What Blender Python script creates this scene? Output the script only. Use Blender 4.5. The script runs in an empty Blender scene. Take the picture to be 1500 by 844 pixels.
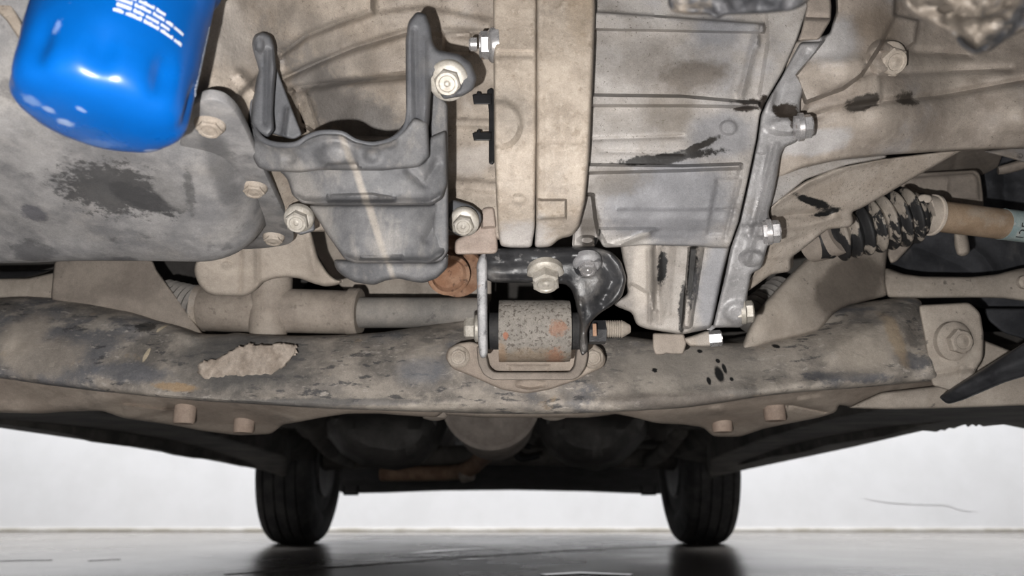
import bpy, bmesh, math, random
import numpy as np
from mathutils import Vector, Matrix, geometry, noise as mnoise
random.seed(7)
scene = bpy.context.scene
COL = scene.collection

# ------------------------------------------------------------------ camera, world, light, exposure
FPX, CX, CY = 1083.0, 750.0, 422.0            # focal length and centre in the 1500x844 frame
PITCH, CAMH = math.radians(16.8), 0.11
CAM = Vector((0, 0, CAMH))
cam_data = bpy.data.cameras.new('camera')
cam_data.sensor_width = 36.0
cam_data.lens = FPX / 1500.0 * 36.0
cam_data.clip_start = 0.01
cam_data.dof.use_dof = True
cam_data.dof.focus_distance = 0.52
cam_data.dof.aperture_fstop = 9.5
cam = bpy.data.objects.new('camera', cam_data)
cam.location = CAM
cam.rotation_euler = (math.pi / 2 + PITCH, 0, 0)
COL.objects.link(cam)
scene.camera = cam

world = bpy.data.worlds.new('workshop_air')
world.use_nodes = True
world.node_tree.nodes['Background'].inputs[0].default_value = (0.80, 0.88, 1.0, 1)
world.node_tree.nodes['Background'].inputs[1].default_value = 0.03
scene.world = world

fl = bpy.data.lights.new('phone_flash', 'POINT')      # the phone's own flash, beside its lens
fl.energy = 17.0
fl.color = (1.0, 0.985, 0.965)
fl.shadow_soft_size = 0.003
flo = bpy.data.objects.new('phone_flash', fl)
flo.location = (-0.034, 0.0, CAMH - 0.027)
COL.objects.link(flo)
for i, (lx, ly, e) in enumerate(((-2.6, 3.15, 124), (0.0, 3.15, 124), (2.6, 3.15, 124))):   # ceiling tubes over the rear of the bay
    a = bpy.data.lights.new('ceiling_light', 'AREA')
    a.shape = 'RECTANGLE'; a.size = 2.2; a.size_y = 0.3; a.energy = e
    a.color = (0.95, 0.98, 1.0)
    ao = bpy.data.objects.new('ceiling_light', a)
    ao.location = (lx, ly, 3.0)
    ao.rotation_euler = (math.radians(20), 0, 0)
    COL.objects.link(ao)
vs = scene.view_settings
vs.view_transform = 'Standard'; vs.look = 'None'; vs.gamma = 1.0; vs.use_curve_mapping = False
vs.exposure = 0.0

# ------------------------------------------------------------------ unprojection helpers
_c, _s = math.cos(PITCH), math.sin(PITCH)
def ray(px, py):
    u = (px - CX) / FPX; v = (CY - py) / FPX
    return Vector((u, _c - v * _s, _s + v * _c))
def P(px, py, Y):
    d = ray(px, py); return CAM + d * (Y / d.y)
def PZ(px, py, z):
    d = ray(px, py); return CAM + d * ((z - CAMH) / d.z)
def M(px_len, px, py, Y):                 # metres for a length in pixels at a point
    return px_len / FPX * (Y / ray(px, py).y)
def lin(c):
    return tuple((x / 255 / 12.92) if x <= 10 else (((x / 255) + 0.055) / 1.055) ** 2.4 for x in c)

# ------------------------------------------------------------------ scene graph helpers
def thing(name, label, cat, loc=(0, 0, 0), group=None):
    o = bpy.data.objects.new(name, None); COL.objects.link(o)
    o.empty_display_size = 0.02
    o.location = loc; o['label'] = label; o['category'] = cat
    if group: o['group'] = group
    return o
def tag(o, label, cat, group=None):
    o['label'] = label; o['category'] = cat
    if group: o['group'] = group
    return o
def rootloc(p):
    while p is not None and p.parent is not None: p = p.parent
    return Vector(p.location) if p is not None else Vector((0, 0, 0))
def link_mesh(name, me, mat, parent=None, label=None, angle=40):
    if mat is not None: me.materials.append(mat)
    for p in me.polygons: p.use_smooth = True
    me.set_sharp_from_angle(angle=math.radians(angle))
    o = bpy.data.objects.new(name, me); COL.objects.link(o)
    if parent is not None: o.parent = parent
    if label: o['label'] = label
    return o
def build(name, verts, faces, mat, parent=None, label=None, angle=40, bevel=0, seg=2):
    L = rootloc(parent)
    me = bpy.data.meshes.new(name)
    bm = bmesh.new()
    vv = [bm.verts.new(Vector(v) - L) for v in verts]
    for f in faces:
        try: bm.faces.new([vv[i] for i in f])
        except ValueError: pass
    bmesh.ops.recalc_face_normals(bm, faces=bm.faces)
    if bevel:
        es = [e for e in bm.edges if len(e.link_faces) == 2 and e.calc_face_angle(0) > 0.5]
        bmesh.ops.bevel(bm, geom=es, offset=bevel, segments=seg, affect='EDGES', profile=0.5)
        bmesh.ops.recalc_face_normals(bm, faces=bm.faces)
    bm.to_mesh(me); bm.free()
    return link_mesh(name, me, mat, parent, label, angle)

# ------------------------------------------------------------------ shape helpers
def resample(poly, step, closed=True, passes=2):
    p = np.array(poly, float)
    q = np.vstack([p, p[:1]]) if closed else p
    out = []
    for a, b in zip(q[:-1], q[1:]):
        n = max(1, int(round(np.linalg.norm(b - a) / step)))
        for k in range(n): out.append(a + (b - a) * k / n)
    if not closed: out.append(q[-1])
    o = np.array(out)
    for _ in range(passes):
        if closed: o = 0.5 * o + 0.25 * (np.roll(o, 1, 0) + np.roll(o, -1, 0))
        else: o[1:-1] = 0.5 * o[1:-1] + 0.25 * (o[:-2] + o[2:])
    return o
def dist_poly(pts, poly, closed):
    q = np.vstack([poly, poly[:1]]) if closed else poly
    best = np.full(len(pts), 1e9)
    for a, b in zip(q[:-1], q[1:]):
        ab = b - a; L = max(1e-9, ab @ ab)
        t = np.clip(((pts - a) @ ab) / L, 0, 1)
        d = np.linalg.norm(pts - (a + t[:, None] * ab), axis=1)
        best = np.minimum(best, d)
    return best
def inside(pts, poly):
    x, y = pts[:, 0], pts[:, 1]
    r = np.zeros(len(pts), bool)
    j = len(poly) - 1
    for i in range(len(poly)):
        xi, yi = poly[i]; xj, yj = poly[j]
        if yi != yj:
            c = ((yi > y) != (yj > y)) & (x < (xj - xi) * (y - yi) / (yj - yi) + xi)
            r ^= c
        j = i
    return r
def sm(x):
    x = np.clip(x, 0, 1); return x * x * (3 - 2 * x)
def depth_field(pts_ctrl):
    c = np.array(pts_ctrl, float)
    n = len(c)
    if n == 1: return lambda p: np.full(len(p), c[0, 2])
    if n == 2:
        d = c[1, :2] - c[0, :2]; L = d @ d
        return lambda p: c[0, 2] + (c[1, 2] - c[0, 2]) * ((p - c[0, :2]) @ d) / L
    if n == 3:
        A = np.c_[np.ones(3), c[:, :2]]; k = np.linalg.solve(A, c[:, 2])
        return lambda p: k[0] + p @ k[1:]
    X = c[:, :2] / 300.0
    def U(r): return np.where(r > 1e-9, r * r * np.log(np.maximum(r, 1e-9)), 0)
    K = U(np.linalg.norm(X[:, None] - X[None], axis=2)) + np.eye(n) * 1e-6
    Q = np.c_[np.ones(n), X]
    A = np.block([[K, Q], [Q.T, np.zeros((3, 3))]])
    w = np.linalg.solve(A, np.r_[c[:, 2], 0, 0, 0])
    def f(p):
        p = p / 300.0
        return U(np.linalg.norm(p[:, None] - X[None], axis=2)) @ w[:n] + np.c_[np.ones(len(p)), p] @ w[n:]
    return f
def feature(p, f):
    k = f[0]
    if k == 'r':                                    # ridge (+) or groove (-) along a polyline
        d = dist_poly(p, np.array(f[1], float), False)
        return f[3] * np.exp(-(d / f[2]) ** 2)
    if k == 'R':                                    # flat-topped rib
        d = dist_poly(p, np.array(f[1], float), False)
        return f[3] * sm((f[2] - d) / (f[4] if len(f) > 4 else 3.0) + 0.5)
    if k == 'b':                                    # round boss, flat topped
        d = np.sqrt(((p[:, 0] - f[1]) / f[3]) ** 2 + ((p[:, 1] - f[2]) / f[4]) ** 2)
        e = f[6] if len(f) > 6 else 0.3
        return f[5] * sm((1 - d) / e)
    if k == 'p':                                    # raised or sunk polygon
        q = np.array(f[1], float)
        d = dist_poly(p, q, True) * np.where(inside(p, q), 1, -1)
        return f[2] * sm(d / f[3] + 0.5)
    raise ValueError(k)
def sculpt(name, outline, ctrl, th, mat, parent=None, feats=(), rim=(7, 0.006), step=4.0, passes=2, label=None,
           nz=(0.0, 30.0), angle=50, ext=None, jit=0.0):
    """A solid casting or pressing: its outline, its own depth, relief features, a rounded rim and a thickness."""
    ol = resample(outline, step, True, passes)
    if jit:
        rj = np.random.RandomState(5); ol = ol + rj.normal(0, jit, ol.shape)
    n = len(ol)
    tg = np.roll(ol, -1, 0) - np.roll(ol, 1, 0)
    nr = np.c_[-tg[:, 1], tg[:, 0]] / np.maximum(np.linalg.norm(tg, axis=1), 1e-9)[:, None]
    area = np.sum(ol[:, 0] * np.roll(ol[:, 1], -1) - np.roll(ol[:, 0], -1) * ol[:, 1])
    if area < 0: nr = -nr                                # normals point inwards
    sets = []
    if rim[0] > 0:                                       # loops inside the rim keep its rounding clean
        for k in (0.3, 0.65, 1.05):
            q = ol + nr * (rim[0] * k)
            q = q[inside(q, ol)]
            if len(q): q = q[dist_poly(q, ol, True) > rim[0] * k * 0.93]
            sets.append((q, min(step * 0.5, rim[0] * 0.28)))
    for f in feats:                                      # points along every rib, groove and step
        if f[0] in 'rRp':
            pl_ = resample(f[1], step, f[0] == 'p', 0)
            t_ = np.gradient(pl_, axis=0) if f[0] != 'p' else np.roll(pl_, -1, 0) - np.roll(pl_, 1, 0)
            n_ = np.c_[-t_[:, 1], t_[:, 0]] / np.maximum(np.linalg.norm(t_, axis=1), 1e-9)[:, None]
            bl_ = f[4] if (f[0] == 'R' and len(f) > 4) else 3.0
            offs = {'r': (0, f[2] * 0.55, -f[2] * 0.55, f[2] * 1.1, -f[2] * 1.1, f[2] * 1.8, -f[2] * 1.8), 'R': (f[2] - bl_ / 2, f[2] + bl_ / 2, -f[2] - bl_ / 2, -f[2] + bl_ / 2), 'p': (f[3] / 2, 0, -f[3] / 2) if f[0] == 'p' else ()}[f[0]]
            for o_ in offs:
                q = pl_ + n_ * o_
                q = q[inside(q, ol)]
                if len(q): q = q[dist_poly(q, ol, True) > max(step * 0.5, rim[0] * 1.1)]
                sets.append((q, step * 0.42))
        elif f[0] == 'b':
            e_ = f[6] if len(f) > 6 else 0.3
            for k in (1.0, 1 - e_ / 2, 1 - e_):
                if k < 0.2: continue
                m_ = max(10, int(2 * math.pi * k * max(f[3], f[4]) / step)); an = np.arange(m_) * 2 * math.pi / m_
                q = np.c_[f[1] + f[3] * k * np.cos(an), f[2] + f[4] * k * np.sin(an)]
                q = q[inside(q, ol)]
                if len(q): q = q[dist_poly(q, ol, True) > max(step * 0.5, rim[0] * 1.1)]
                sets.append((q, step * 0.42))
    x0, y0 = ol.min(0); x1, y1 = ol.max(0)
    gx, gy = np.meshgrid(np.arange(x0, x1, step), np.arange(y0, y1, step))
    gx = gx + (np.arange(gx.shape[0]) % 2)[:, None] * step * 0.5
    g = np.c_[gx.ravel(), gy.ravel()]
    g = g[inside(g, ol)]
    if len(g): g = g[dist_poly(g, ol, True) > max(step * 0.55, rim[0] * 1.05 + step * 0.35)]
    sets.append((g, step * 0.62))
    cell = {}
    acc = []
    def put(p, r):
        i, j = int(p[0] // step), int(p[1] // step)
        if r > 0:
            r2 = r * r
            for a in (i - 1, i, i + 1):
                for b in (j - 1, j, j + 1):
                    for c in cell.get((a, b), ()):
                        if (c[0] - p[0]) ** 2 + (c[1] - p[1]) ** 2 < r2: return
        p = (float(p[0]), float(p[1]))
        cell.setdefault((i, j), []).append(p); acc.append(p)
    for p in ol: put(p, 0)
    for q, r in sets:
        for p in q: put(p, r)
    vco = [Vector(p) for p in acc]
    ed = [(i, (i + 1) % n) for i in range(n)]
    V, E, F, OV, OE, OF = geometry.delaunay_2d_cdt(vco, ed, [], 1, 1e-4)
    V = np.array([(v.x, v.y) for v in V])
    d = dist_poly(V, ol, True)
    Y = ctrl(V) if callable(ctrl) else depth_field(ctrl)(V)
    if rim[0] > 0:
        q = np.clip(1 - d / rim[0], 0, 1)
        Y = Y + rim[1] * (1 - np.sqrt(np.maximum(0, 1 - q * q)))
    for f in feats: Y = Y - feature(V, f)
    if nz[0]:
        Y = Y + np.array([mnoise.noise((a / nz[1], b / nz[1], len(name))) for a, b in V]) * nz[0]
    front = [P(a, b, y) for (a, b), y in zip(V, Y)]
    cen = ol.mean(0)
    dv = (Vector(ext) if ext else ray(*cen)).normalized()
    ecount = {}
    for f in F:
        for a, b in zip(f, list(f[1:]) + [f[0]]):
            k = (min(a, b), max(a, b)); ecount.setdefault(k, []).append((a, b))
    bnd = [v[0] for v in ecount.values() if len(v) == 1]
    m = len(front)
    base = max(0.0, float(0))
    back = [v + dv * th for v in front]
    verts = front + back
    faces = [list(f) for f in F] + [[b + m, a + m] + [a, b][0:0] for a, b in []]
    used = set(i for e in bnd for i in e)
    for a, b in bnd: faces.append([b, a, a + m, b + m])
    faces += [[i + m for i in reversed(f)] for f in F]
    return build(name, verts, faces, mat, parent, label, angle)
def frame(axis):
    a = Vector(axis).normalized()
    h = Vector((0, 0, 1)) if abs(a.z) < 0.9 else Vector((0, 1, 0))
    u = a.cross(h).normalized(); w = a.cross(u).normalized()
    return a, u, w
def lathe(name, p0, axis, prof, mat, parent=None, seg=40, label=None, angle=35, mod=None, sx=1.0, up=None):
    """prof: list of (distance along axis, radius)."""
    a, u, w = frame(axis)
    if up is not None:
        w = (Vector(up) - a * a.dot(Vector(up))).normalized(); u = w.cross(a)
    verts, faces = [], []
    p0 = Vector(p0)
    for t, r in prof:
        for i in range(seg):
            th = 2 * math.pi * i / seg
            rr = r * (mod(th, t) if mod else 1)
            verts.append(p0 + a * t + u * (rr * math.cos(th) * sx) + w * (rr * math.sin(th)))
    n = len(prof)
    for k in range(n - 1):
        for i in range(seg):
            j = (i + 1) % seg
            faces.append([k * seg + i, k * seg + j, (k + 1) * seg + j, (k + 1) * seg + i])
    faces.append(list(range(seg))); faces.append([(n - 1) * seg + i for i in reversed(range(seg))])
    return build(name, verts, faces, mat, parent, label, angle)
def tube(name, pts, rad, mat, parent=None, seg=14, label=None, smooth=4, flat=1.0):
    pts = [Vector(p) for p in pts]
    rads = rad if isinstance(rad, (list, tuple)) else [rad] * len(pts)
    if smooth > 1 and len(pts) > 2:
        q, r = [], []
        for i in range(len(pts) - 1):
            a = pts[max(i - 1, 0)]; b = pts[i]; c = pts[i + 1]; d = pts[min(i + 2, len(pts) - 1)]
            for k in range(smooth):
                t = k / smooth
                q.append(0.5 * ((2 * b) + (c - a) * t + (2 * a - 5 * b + 4 * c - d) * t * t + (3 * b - a - 3 * c + d) * t ** 3))
                r.append(rads[i] * (1 - t) + rads[i + 1] * t)
        q.append(pts[-1]); r.append(rads[-1]); pts, rads = q, r
    verts, faces = [], []
    prev = None
    for i, p in enumerate(pts):
        a = (pts[min(i + 1, len(pts) - 1)] - pts[max(i - 1, 0)]).normalized()
        if prev is None:
            _, u, w = frame(a)
        else:
            u = (prev - a * prev.dot(a)).normalized(); w = a.cross(u)
        prev = u
        for k in range(seg):
            th = 2 * math.pi * k / seg
            verts.append(p + u * (rads[i] * math.cos(th)) + w * (rads[i] * math.sin(th) * flat))
    n = len(pts)
    for k in range(n - 1):
        for i in range(seg):
            j = (i + 1) % seg
            faces.append([k * seg + i, k * seg + j, (k + 1) * seg + j, (k + 1) * seg + i])
    faces.append(list(range(seg))); faces.append([(n - 1) * seg + i for i in reversed(range(seg))])
    return build(name, verts, faces, mat, parent, label, 40)
def box(name, lo, hi, mat, parent=None, bevel=0.0, label=None, rot=None, seg=2):
    lo, hi = Vector(lo), Vector(hi)
    v = [Vector((x, y, z)) for x in (lo.x, hi.x) for y in (lo.y, hi.y) for z in (lo.z, hi.z)]
    if rot is not None:
        c = (lo + hi) / 2; R = Matrix.Rotation(rot[0], 3, rot[1]); v = [c + R @ (p - c) for p in v]
    f = [(0, 1, 3, 2), (4, 6, 7, 5), (0, 4, 5, 1), (2, 3, 7, 6), (0, 2, 6, 4), (1, 5, 7, 3)]
    return build(name, v, f, mat, parent, label, 40, bevel, seg)
def bolt(p, axis, r, h, mat, parent, flange=1.45, fh=0.28, label=None, dish=True, spin=0.2, wmat=None, name='bolt'):
    """Hex flange bolt: p is the seat, axis points out of the surface, r is the hex corner radius."""
    a, u, w = frame(axis); p = Vector(p)
    verts, faces = [], []
    rings = [(-r * 0.6, r * 0.98), (0, r), (h * 0.86, r), (h * 0.97, r * 0.87)]
    if dish: rings += [(h, r * 0.80), (h, r * 0.62), (h * 0.93, r * 0.55), (h * 0.93, r * 0.25), (h * 1.0, r * 0.12)]
    else: rings += [(h, r * 0.80)]
    for k, (t, rr) in enumerate(rings):
        for i in range(24):
            th = 2 * math.pi * i / 24 + spin
            hexr = math.cos(math.pi / 6) / math.cos(((th - spin + math.pi / 6) % (math.pi / 3)) - math.pi / 6)
            q = rr * hexr if k < 3 else min(rr, rr * hexr) if k == 3 else rr
            verts.append(p + a * t + u * (q * math.cos(th)) + w * (q * math.sin(th)))
    n = len(rings)
    for k in range(n - 1):
        for i in range(24):
            j = (i + 1) % 24
            faces.append([k * 24 + i, k * 24 + j, (k + 1) * 24 + j, (k + 1) * 24 + i])
    faces.append(list(range(24))); faces.append([(n - 1) * 24 + i for i in reversed(range(24))])
    o = build(name, verts, faces, mat, parent, label, 30)
    if flange:
        f = flange * r; t = fh * h
        lathe('washer', p - a * r * 0.3, a, [(0, f), (r * 0.3 + t * 0.5, f), (r * 0.3 + t * 0.8, f * 0.95), (r * 0.3 + t * 1.3, f * 0.75)],
              wmat or mat, o, 28)
    return o

# ------------------------------------------------------------------ materials
def ramp_mask(nt, src, lo, hi):
    m = nt.nodes.new('ShaderNodeMapRange'); m.interpolation_type = 'SMOOTHSTEP'
    m.inputs[1].default_value = lo; m.inputs[2].default_value = hi
    nt.links.new(src, m.inputs[0]); return m.outputs[0]
def mathn(nt, op, a, b=None):
    m = nt.nodes.new('ShaderNodeMath'); m.operation = op
    for i, x in enumerate((a, b)):
        if x is None: continue
        if isinstance(x, (int, float)): m.inputs[i].default_value = x
        else: nt.links.new(x, m.inputs[i])
    return m.outputs[0]
def mixc(nt, fac, a, b):
    m = nt.nodes.new('ShaderNodeMix'); m.data_type = 'RGBA'
    for s, x in ((m.inputs[0], fac), (m.inputs[6], a), (m.inputs[7], b)):
        if isinstance(x, (int, float)): s.default_value = x
        elif isinstance(x, tuple): s.default_value = (*x[:3], 1)
        else: nt.links.new(x, s)
    return m.outputs[2]
def noisen(nt, pos, scale, detail=6, rough=0.6, stretch=None, off=0.0, dist=0.0):
    src = pos
    mp = nt.nodes.new('ShaderNodeMapping')
    mp.inputs['Location'].default_value = (off, off * 0.7, off * 1.3)
    if stretch: mp.inputs['Scale'].default_value = stretch
    nt.links.new(pos, mp.inputs[0]); src = mp.outputs[0]
    n = nt.nodes.new('ShaderNodeTexNoise')
    n.inputs['Scale'].default_value = scale; n.inputs['Detail'].default_value = detail
    n.inputs['Roughness'].default_value = rough; n.inputs['Distortion'].default_value = dist
    nt.links.new(src, n.inputs['Vector']); return n.outputs['Fac']
_seed = [0.0]
ALB = [1.0]
def grime(name, c0, c1, scale=35, lo=0.38, hi=0.62, layers=(), spots=(), rough=0.75, metal=0.0, spec=0.25, bump=0.35, bscale=260, bdist=0.0012, spotrough=None, grain=0.34):
    """c0..c1 mottled base; layers = (colour, scale, lo, hi, amount[, stretch]); spots = (pos, radii, colour, soft, noise amp, noise scale[, rotY])."""
    def nz_(c):
        l = 0.3 * c[0] + 0.59 * c[1] + 0.11 * c[2]
        return tuple(x * ALB[0] for x in (c if c[2] > 1.5 * c[0] else (l + (c[0] - l) * 0.78, (l + (c[1] - l) * 0.78) * 0.985, l + (c[2] - l) * 0.78)))
    c0, c1 = nz_(c0), nz_(c1)
    layers = [(nz_(L[0]), *L[1:]) for L in layers]
    spots = [(S[0], S[1], nz_(S[2]), *S[3:]) for S in spots]
    m = bpy.data.materials.new(name); m.use_nodes = True
    nt = m.node_tree; bs = nt.nodes['Principled BSDF']
    g = nt.nodes.new('ShaderNodeNewGeometry'); pos = g.outputs['Position']
    _seed[0] += 3.17
    n0 = noisen(nt, pos, scale, 9, 0.65, None, _seed[0])
    col = mixc(nt, ramp_mask(nt, n0, lo, hi), c0, c1)
    k = 0
    for L in layers:
        k += 1
        n = noisen(nt, pos, L[1], 7, 0.62, L[5] if len(L) > 5 else None, _seed[0] + k * 1.7)
        col = mixc(nt, mathn(nt, 'MULTIPLY', ramp_mask(nt, n, L[2], L[3]), L[4]), col, L[0])
    shiny = None
    for S in spots:
        k += 1
        mp = nt.nodes.new('ShaderNodeMapping'); mp.vector_type = 'TEXTURE'
        mp.inputs['Location'].default_value = S[0]
        mp.inputs['Rotation'].default_value = S[6] if isinstance(S[6], tuple) else (0, S[6], 0)
        mp.inputs['Scale'].default_value = S[1]
        nt.links.new(pos, mp.inputs[0])
        ln = nt.nodes.new('ShaderNodeVectorMath'); ln.operation = 'LENGTH'
        nt.links.new(mp.outputs[0], ln.inputs[0])
        n = noisen(nt, pos, S[5] * 1.5, 8, 0.72, None, _seed[0] + k * 2.3)
        d = mathn(nt, 'ADD', ln.outputs['Value'], mathn(nt, 'MULTIPLY', mathn(nt, 'SUBTRACT', n, 0.5), S[4] * 2.6))
        mk = ramp_mask(nt, d, 1.0 + S[3] / 2, 1.0 - S[3] / 2)
        amt = S[7] if len(S) > 7 else 1.0
        col = mixc(nt, mathn(nt, 'MULTIPLY', mk, amt), col, S[2])
        if spotrough is not None: shiny = mk if shiny is None else mathn(nt, 'MAXIMUM', shiny, mk)
    if grain:
        g1 = noisen(nt, pos, 1250, 3, 0.7, None, _seed[0] + 31); g2 = noisen(nt, pos, 210, 5, 0.7, None, _seed[0] + 37)
        gv = mathn(nt, 'ADD', mathn(nt, 'MULTIPLY', mathn(nt, 'SUBTRACT', g1, 0.5), grain * 2.4), mathn(nt, 'MULTIPLY', mathn(nt, 'SUBTRACT', g2, 0.5), grain * 1.3))
        g3 = noisen(nt, pos, 48, 6, 0.7, None, _seed[0] + 41)
        gv = mathn(nt, 'ADD', gv, mathn(nt, 'MULTIPLY', mathn(nt, 'SUBTRACT', g3, 0.5), grain * 1.4))
        g4 = noisen(nt, pos, 13, 4, 0.55, None, _seed[0] + 47)
        gv = mathn(nt, 'ADD', gv, mathn(nt, 'MULTIPLY', mathn(nt, 'SUBTRACT', g4, 0.5), grain * 2.4))
        hs = nt.nodes.new('ShaderNodeHueSaturation'); nt.links.new(mathn(nt, 'MAXIMUM', mathn(nt, 'ADD', gv, 1.0), 0.2), hs.inputs['Value']); nt.links.new(col, hs.inputs['Color'])
        col = hs.outputs[0]
    nt.links.new(col, bs.inputs['Base Color'])
    bs.inputs['Metallic'].default_value = metal
    bs.inputs['Specular IOR Level'].default_value = spec
    nr = noisen(nt, pos, bscale * 0.3, 4, 0.6, None, _seed[0] + 9)
    r = mathn(nt, 'ADD', mathn(nt, 'MULTIPLY', nr, 0.3), rough - 0.15)
    if shiny is not None:
        r = mathn(nt, 'ADD', mathn(nt, 'MULTIPLY', mathn(nt, 'SUBTRACT', 1.0, shiny), r), mathn(nt, 'MULTIPLY', shiny, spotrough))
    nt.links.new(r, bs.inputs['Roughness'])
    if bump:
        nb = noisen(nt, pos, bscale, 6, 0.6, None, _seed[0] + 5)
        hsum = mathn(nt, 'ADD', nb, mathn(nt, 'MULTIPLY', n0, 0.8))
        b = nt.nodes.new('ShaderNodeBump'); b.inputs['Strength'].default_value = min(1.0, bump * 0.9); b.inputs['Distance'].default_value = bdist
        nt.links.new(hsum, b.inputs['Height']); nt.links.new(b.outputs[0], bs.inputs['Normal'])
    return m
def spot(px, py, Y, rx, ry, col, soft=0.5, na=0.5, ns=60, rot=0.0, amt=1.0):
    p = P(px, py, Y); k = (Y / ray(px, py).y) / FPX
    return (tuple(p), (rx * k, 0.12, ry * k * 1.05), col, soft, na, ns, rot, amt)
def spotz(px, py, z, rx, ry, col, soft=0.5, na=0.5, ns=60, rot=0.0, amt=1.0):      # the same on a level surface seen from below
    p = PZ(px, py, z); k = (z - CAMH) / ray(px, py).z / FPX
    dy = abs(PZ(px, py + ry, z).y - PZ(px, py - ry, z).y) / 2
    return (tuple(p), (rx * k, dy, 0.05), col, soft, na, ns, (0, 0, -rot), amt)
def pan_plane(py):                                     # the oil pan's floor slopes up towards the front
    d = ray(0, py); k = d.z / d.y
    return CAMH + k * (0.272 + 0.26 * 0.47 - CAMH) / (k + 0.26)
def vprof(*pairs):                                   # depth that depends on the height in the picture only
    ys = np.array([a for a, b in pairs], float); ds = np.array([b for a, b in pairs], float)
    def f(p):
        t = p[:, 1]
        return (np.interp(t, ys, ds) + np.interp(t - 12, ys, ds) + np.interp(t + 12, ys, ds) + np.interp(t - 24, ys, ds) + np.interp(t + 24, ys, ds)) / 5
    return f
def bulge(ctrl, axis_pts, half, depth):              # adds a rounded cross-section about a centre line
    base = ctrl if callable(ctrl) else depth_field(ctrl)
    ax = np.array(axis_pts, float)
    def f(p):
        q = np.clip(dist_poly(p, ax, False) / half, 0, 1)
        return base(p) + depth * (1 - np.sqrt(np.maximum(0, 1 - q * q * 0.98)))
    return f
BLACK = (0.012, 0.012, 0.012); SOOT = (0.035, 0.033, 0.032); TAN = (0.42, 0.33, 0.235); DUST = (0.36, 0.30, 0.23)
RUST = (0.30, 0.125, 0.05)
# ------------------------------------------------------------------ the setting
m_floor = grime('polished_concrete', grain=0, c0=(0.17, 0.15, 0.128), c1=(0.24, 0.217, 0.19), scale=2.2, lo=0.35, hi=0.65,
    layers=[((0.11, 0.10, 0.09), 1.3, 0.52, 0.7, 0.7, (1, 3, 1)), ((0.36, 0.345, 0.32), 5, 0.62, 0.75, 0.5, (1, 4, 1))],
    rough=0.26, spec=0.62, bump=0.06, bscale=5, bdist=0.008)
m_wall = grime('white_wall_paint', grain=0, c0=(0.79, 0.785, 0.775), c1=(0.83, 0.825, 0.82), scale=3, layers=[((0.66, 0.62, 0.55), 9, 0.66, 0.8, 0.35)],
    rough=0.8, spec=0.2, bump=0.1, bscale=40, bdist=0.003)
m_grimeline = grime('stained_skirting', grain=0, c0=(0.50, 0.46, 0.38), c1=(0.66, 0.63, 0.57), scale=6, rough=0.7, bump=0.2, bscale=30)
m_crack = grime('crack_shadow', grain=0, c0=(0.45, 0.45, 0.44), c1=(0.55, 0.55, 0.54), scale=30, bump=0)
fl_ = box('floor', (-7, -3, -0.1), (7, 4.26, 0), m_floor); fl_['kind'] = 'structure'; fl_['label'] = 'smooth grey concrete workshop floor'
wl = box('wall_back', (-7, 4.25, 0), (7, 4.45, 3.4), m_wall); wl['kind'] = 'structure'; wl['label'] = 'white painted wall behind the car'
bb = box('baseboard_back', (-7, 4.243, 0), (7, 4.25, 0.022), m_grimeline, bevel=0.002); bb['kind'] = 'structure'; bb['label'] = 'stained line along the foot of the white wall'
tube('crack', [P(x, y, 4.249) for x, y in ((1265, 730), (1300, 736), (1345, 739), (1385, 740), (1405, 747), (1432, 750))], [0.0004, 0.0011, 0.001, 0.0012, 0.001, 0.0004], m_crack, wl, 6)
m_joint = grime('floor_joint_filler', grain=0, c0=(0.05, 0.045, 0.04), c1=(0.09, 0.08, 0.07), scale=8, bump=0)
m_mark = grime('wet_floor_film', grain=0, c0=(0.10, 0.10, 0.10), c1=(0.13, 0.13, 0.13), scale=8, rough=0.16, spec=1.0, bump=0)
m_mark.node_tree.nodes['Principled BSDF'].inputs['Roughness'].default_value = 0.03
for l_ in list(m_mark.node_tree.links):
    if l_.to_socket.name == 'Roughness' and l_.to_node.type == 'BSDF_PRINCIPLED': m_mark.node_tree.links.remove(l_)
def strip(name, pts, w, mat, parent, z=0.001):
    v, f = [], []
    for i, (px, py) in enumerate(pts):
        c = PZ(px, py, 0)
        t = (PZ(*pts[min(i + 1, len(pts) - 1)], 0) - PZ(*pts[max(i - 1, 0)], 0)).normalized()
        nrm = Vector((-t.y, t.x, 0)); ww = w if not isinstance(w, (list, tuple)) else w[i]
        for s in (-1, 1):
            for zz in (-0.004, z): v.append(Vector((c.x, c.y, zz)) + nrm * (s * ww / 2))
    n = len(pts)
    for i in range(n - 1):
        a, b = i * 4, (i + 1) * 4
        f += [(a + 1, a + 3, b + 3, b + 1), (a, a + 1, b + 1, b), (a + 3, a + 2, b + 2, b + 3), (a + 2, a, b, b + 2)]
    f += [(0, 2, 3, 1), (4 * n - 4, 4 * n - 3, 4 * n - 1, 4 * n - 2)]
    return build(name, v, f, mat, parent)
strip('floor_joint', [(330, 842), (480, 832), (700, 816), (850, 806), (985, 800)], 0.012, m_joint, fl_)
strip('floor_joint', [(470, 785), (700, 785), (960, 784)], 0.02, m_joint, fl_)
for pts, w in (([(600, 812), (640, 808), (690, 805), (735, 804)], [0.01, 0.035, 0.03, 0.006]),
               ([(585, 816), (630, 815), (700, 814)], [0.008, 0.022, 0.006]), ([(670, 821), (690, 820), (715, 820)], [0.006, 0.02, 0.006]),
               ([(0, 822), (35, 821), (75, 821)], [0.02, 0.03, 0.01]), ([(130, 822), (160, 820), (176, 820)], [0.006, 0.02, 0.006]),
               ([(795, 843), (850, 840), (925, 843)], [0.02, 0.03, 0.02]), ([(860, 802), (900, 799), (960, 797)], [0.008, 0.02, 0.008])):
    strip('wet_streak', pts, w, m_mark, fl_, 0.0015)

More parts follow.
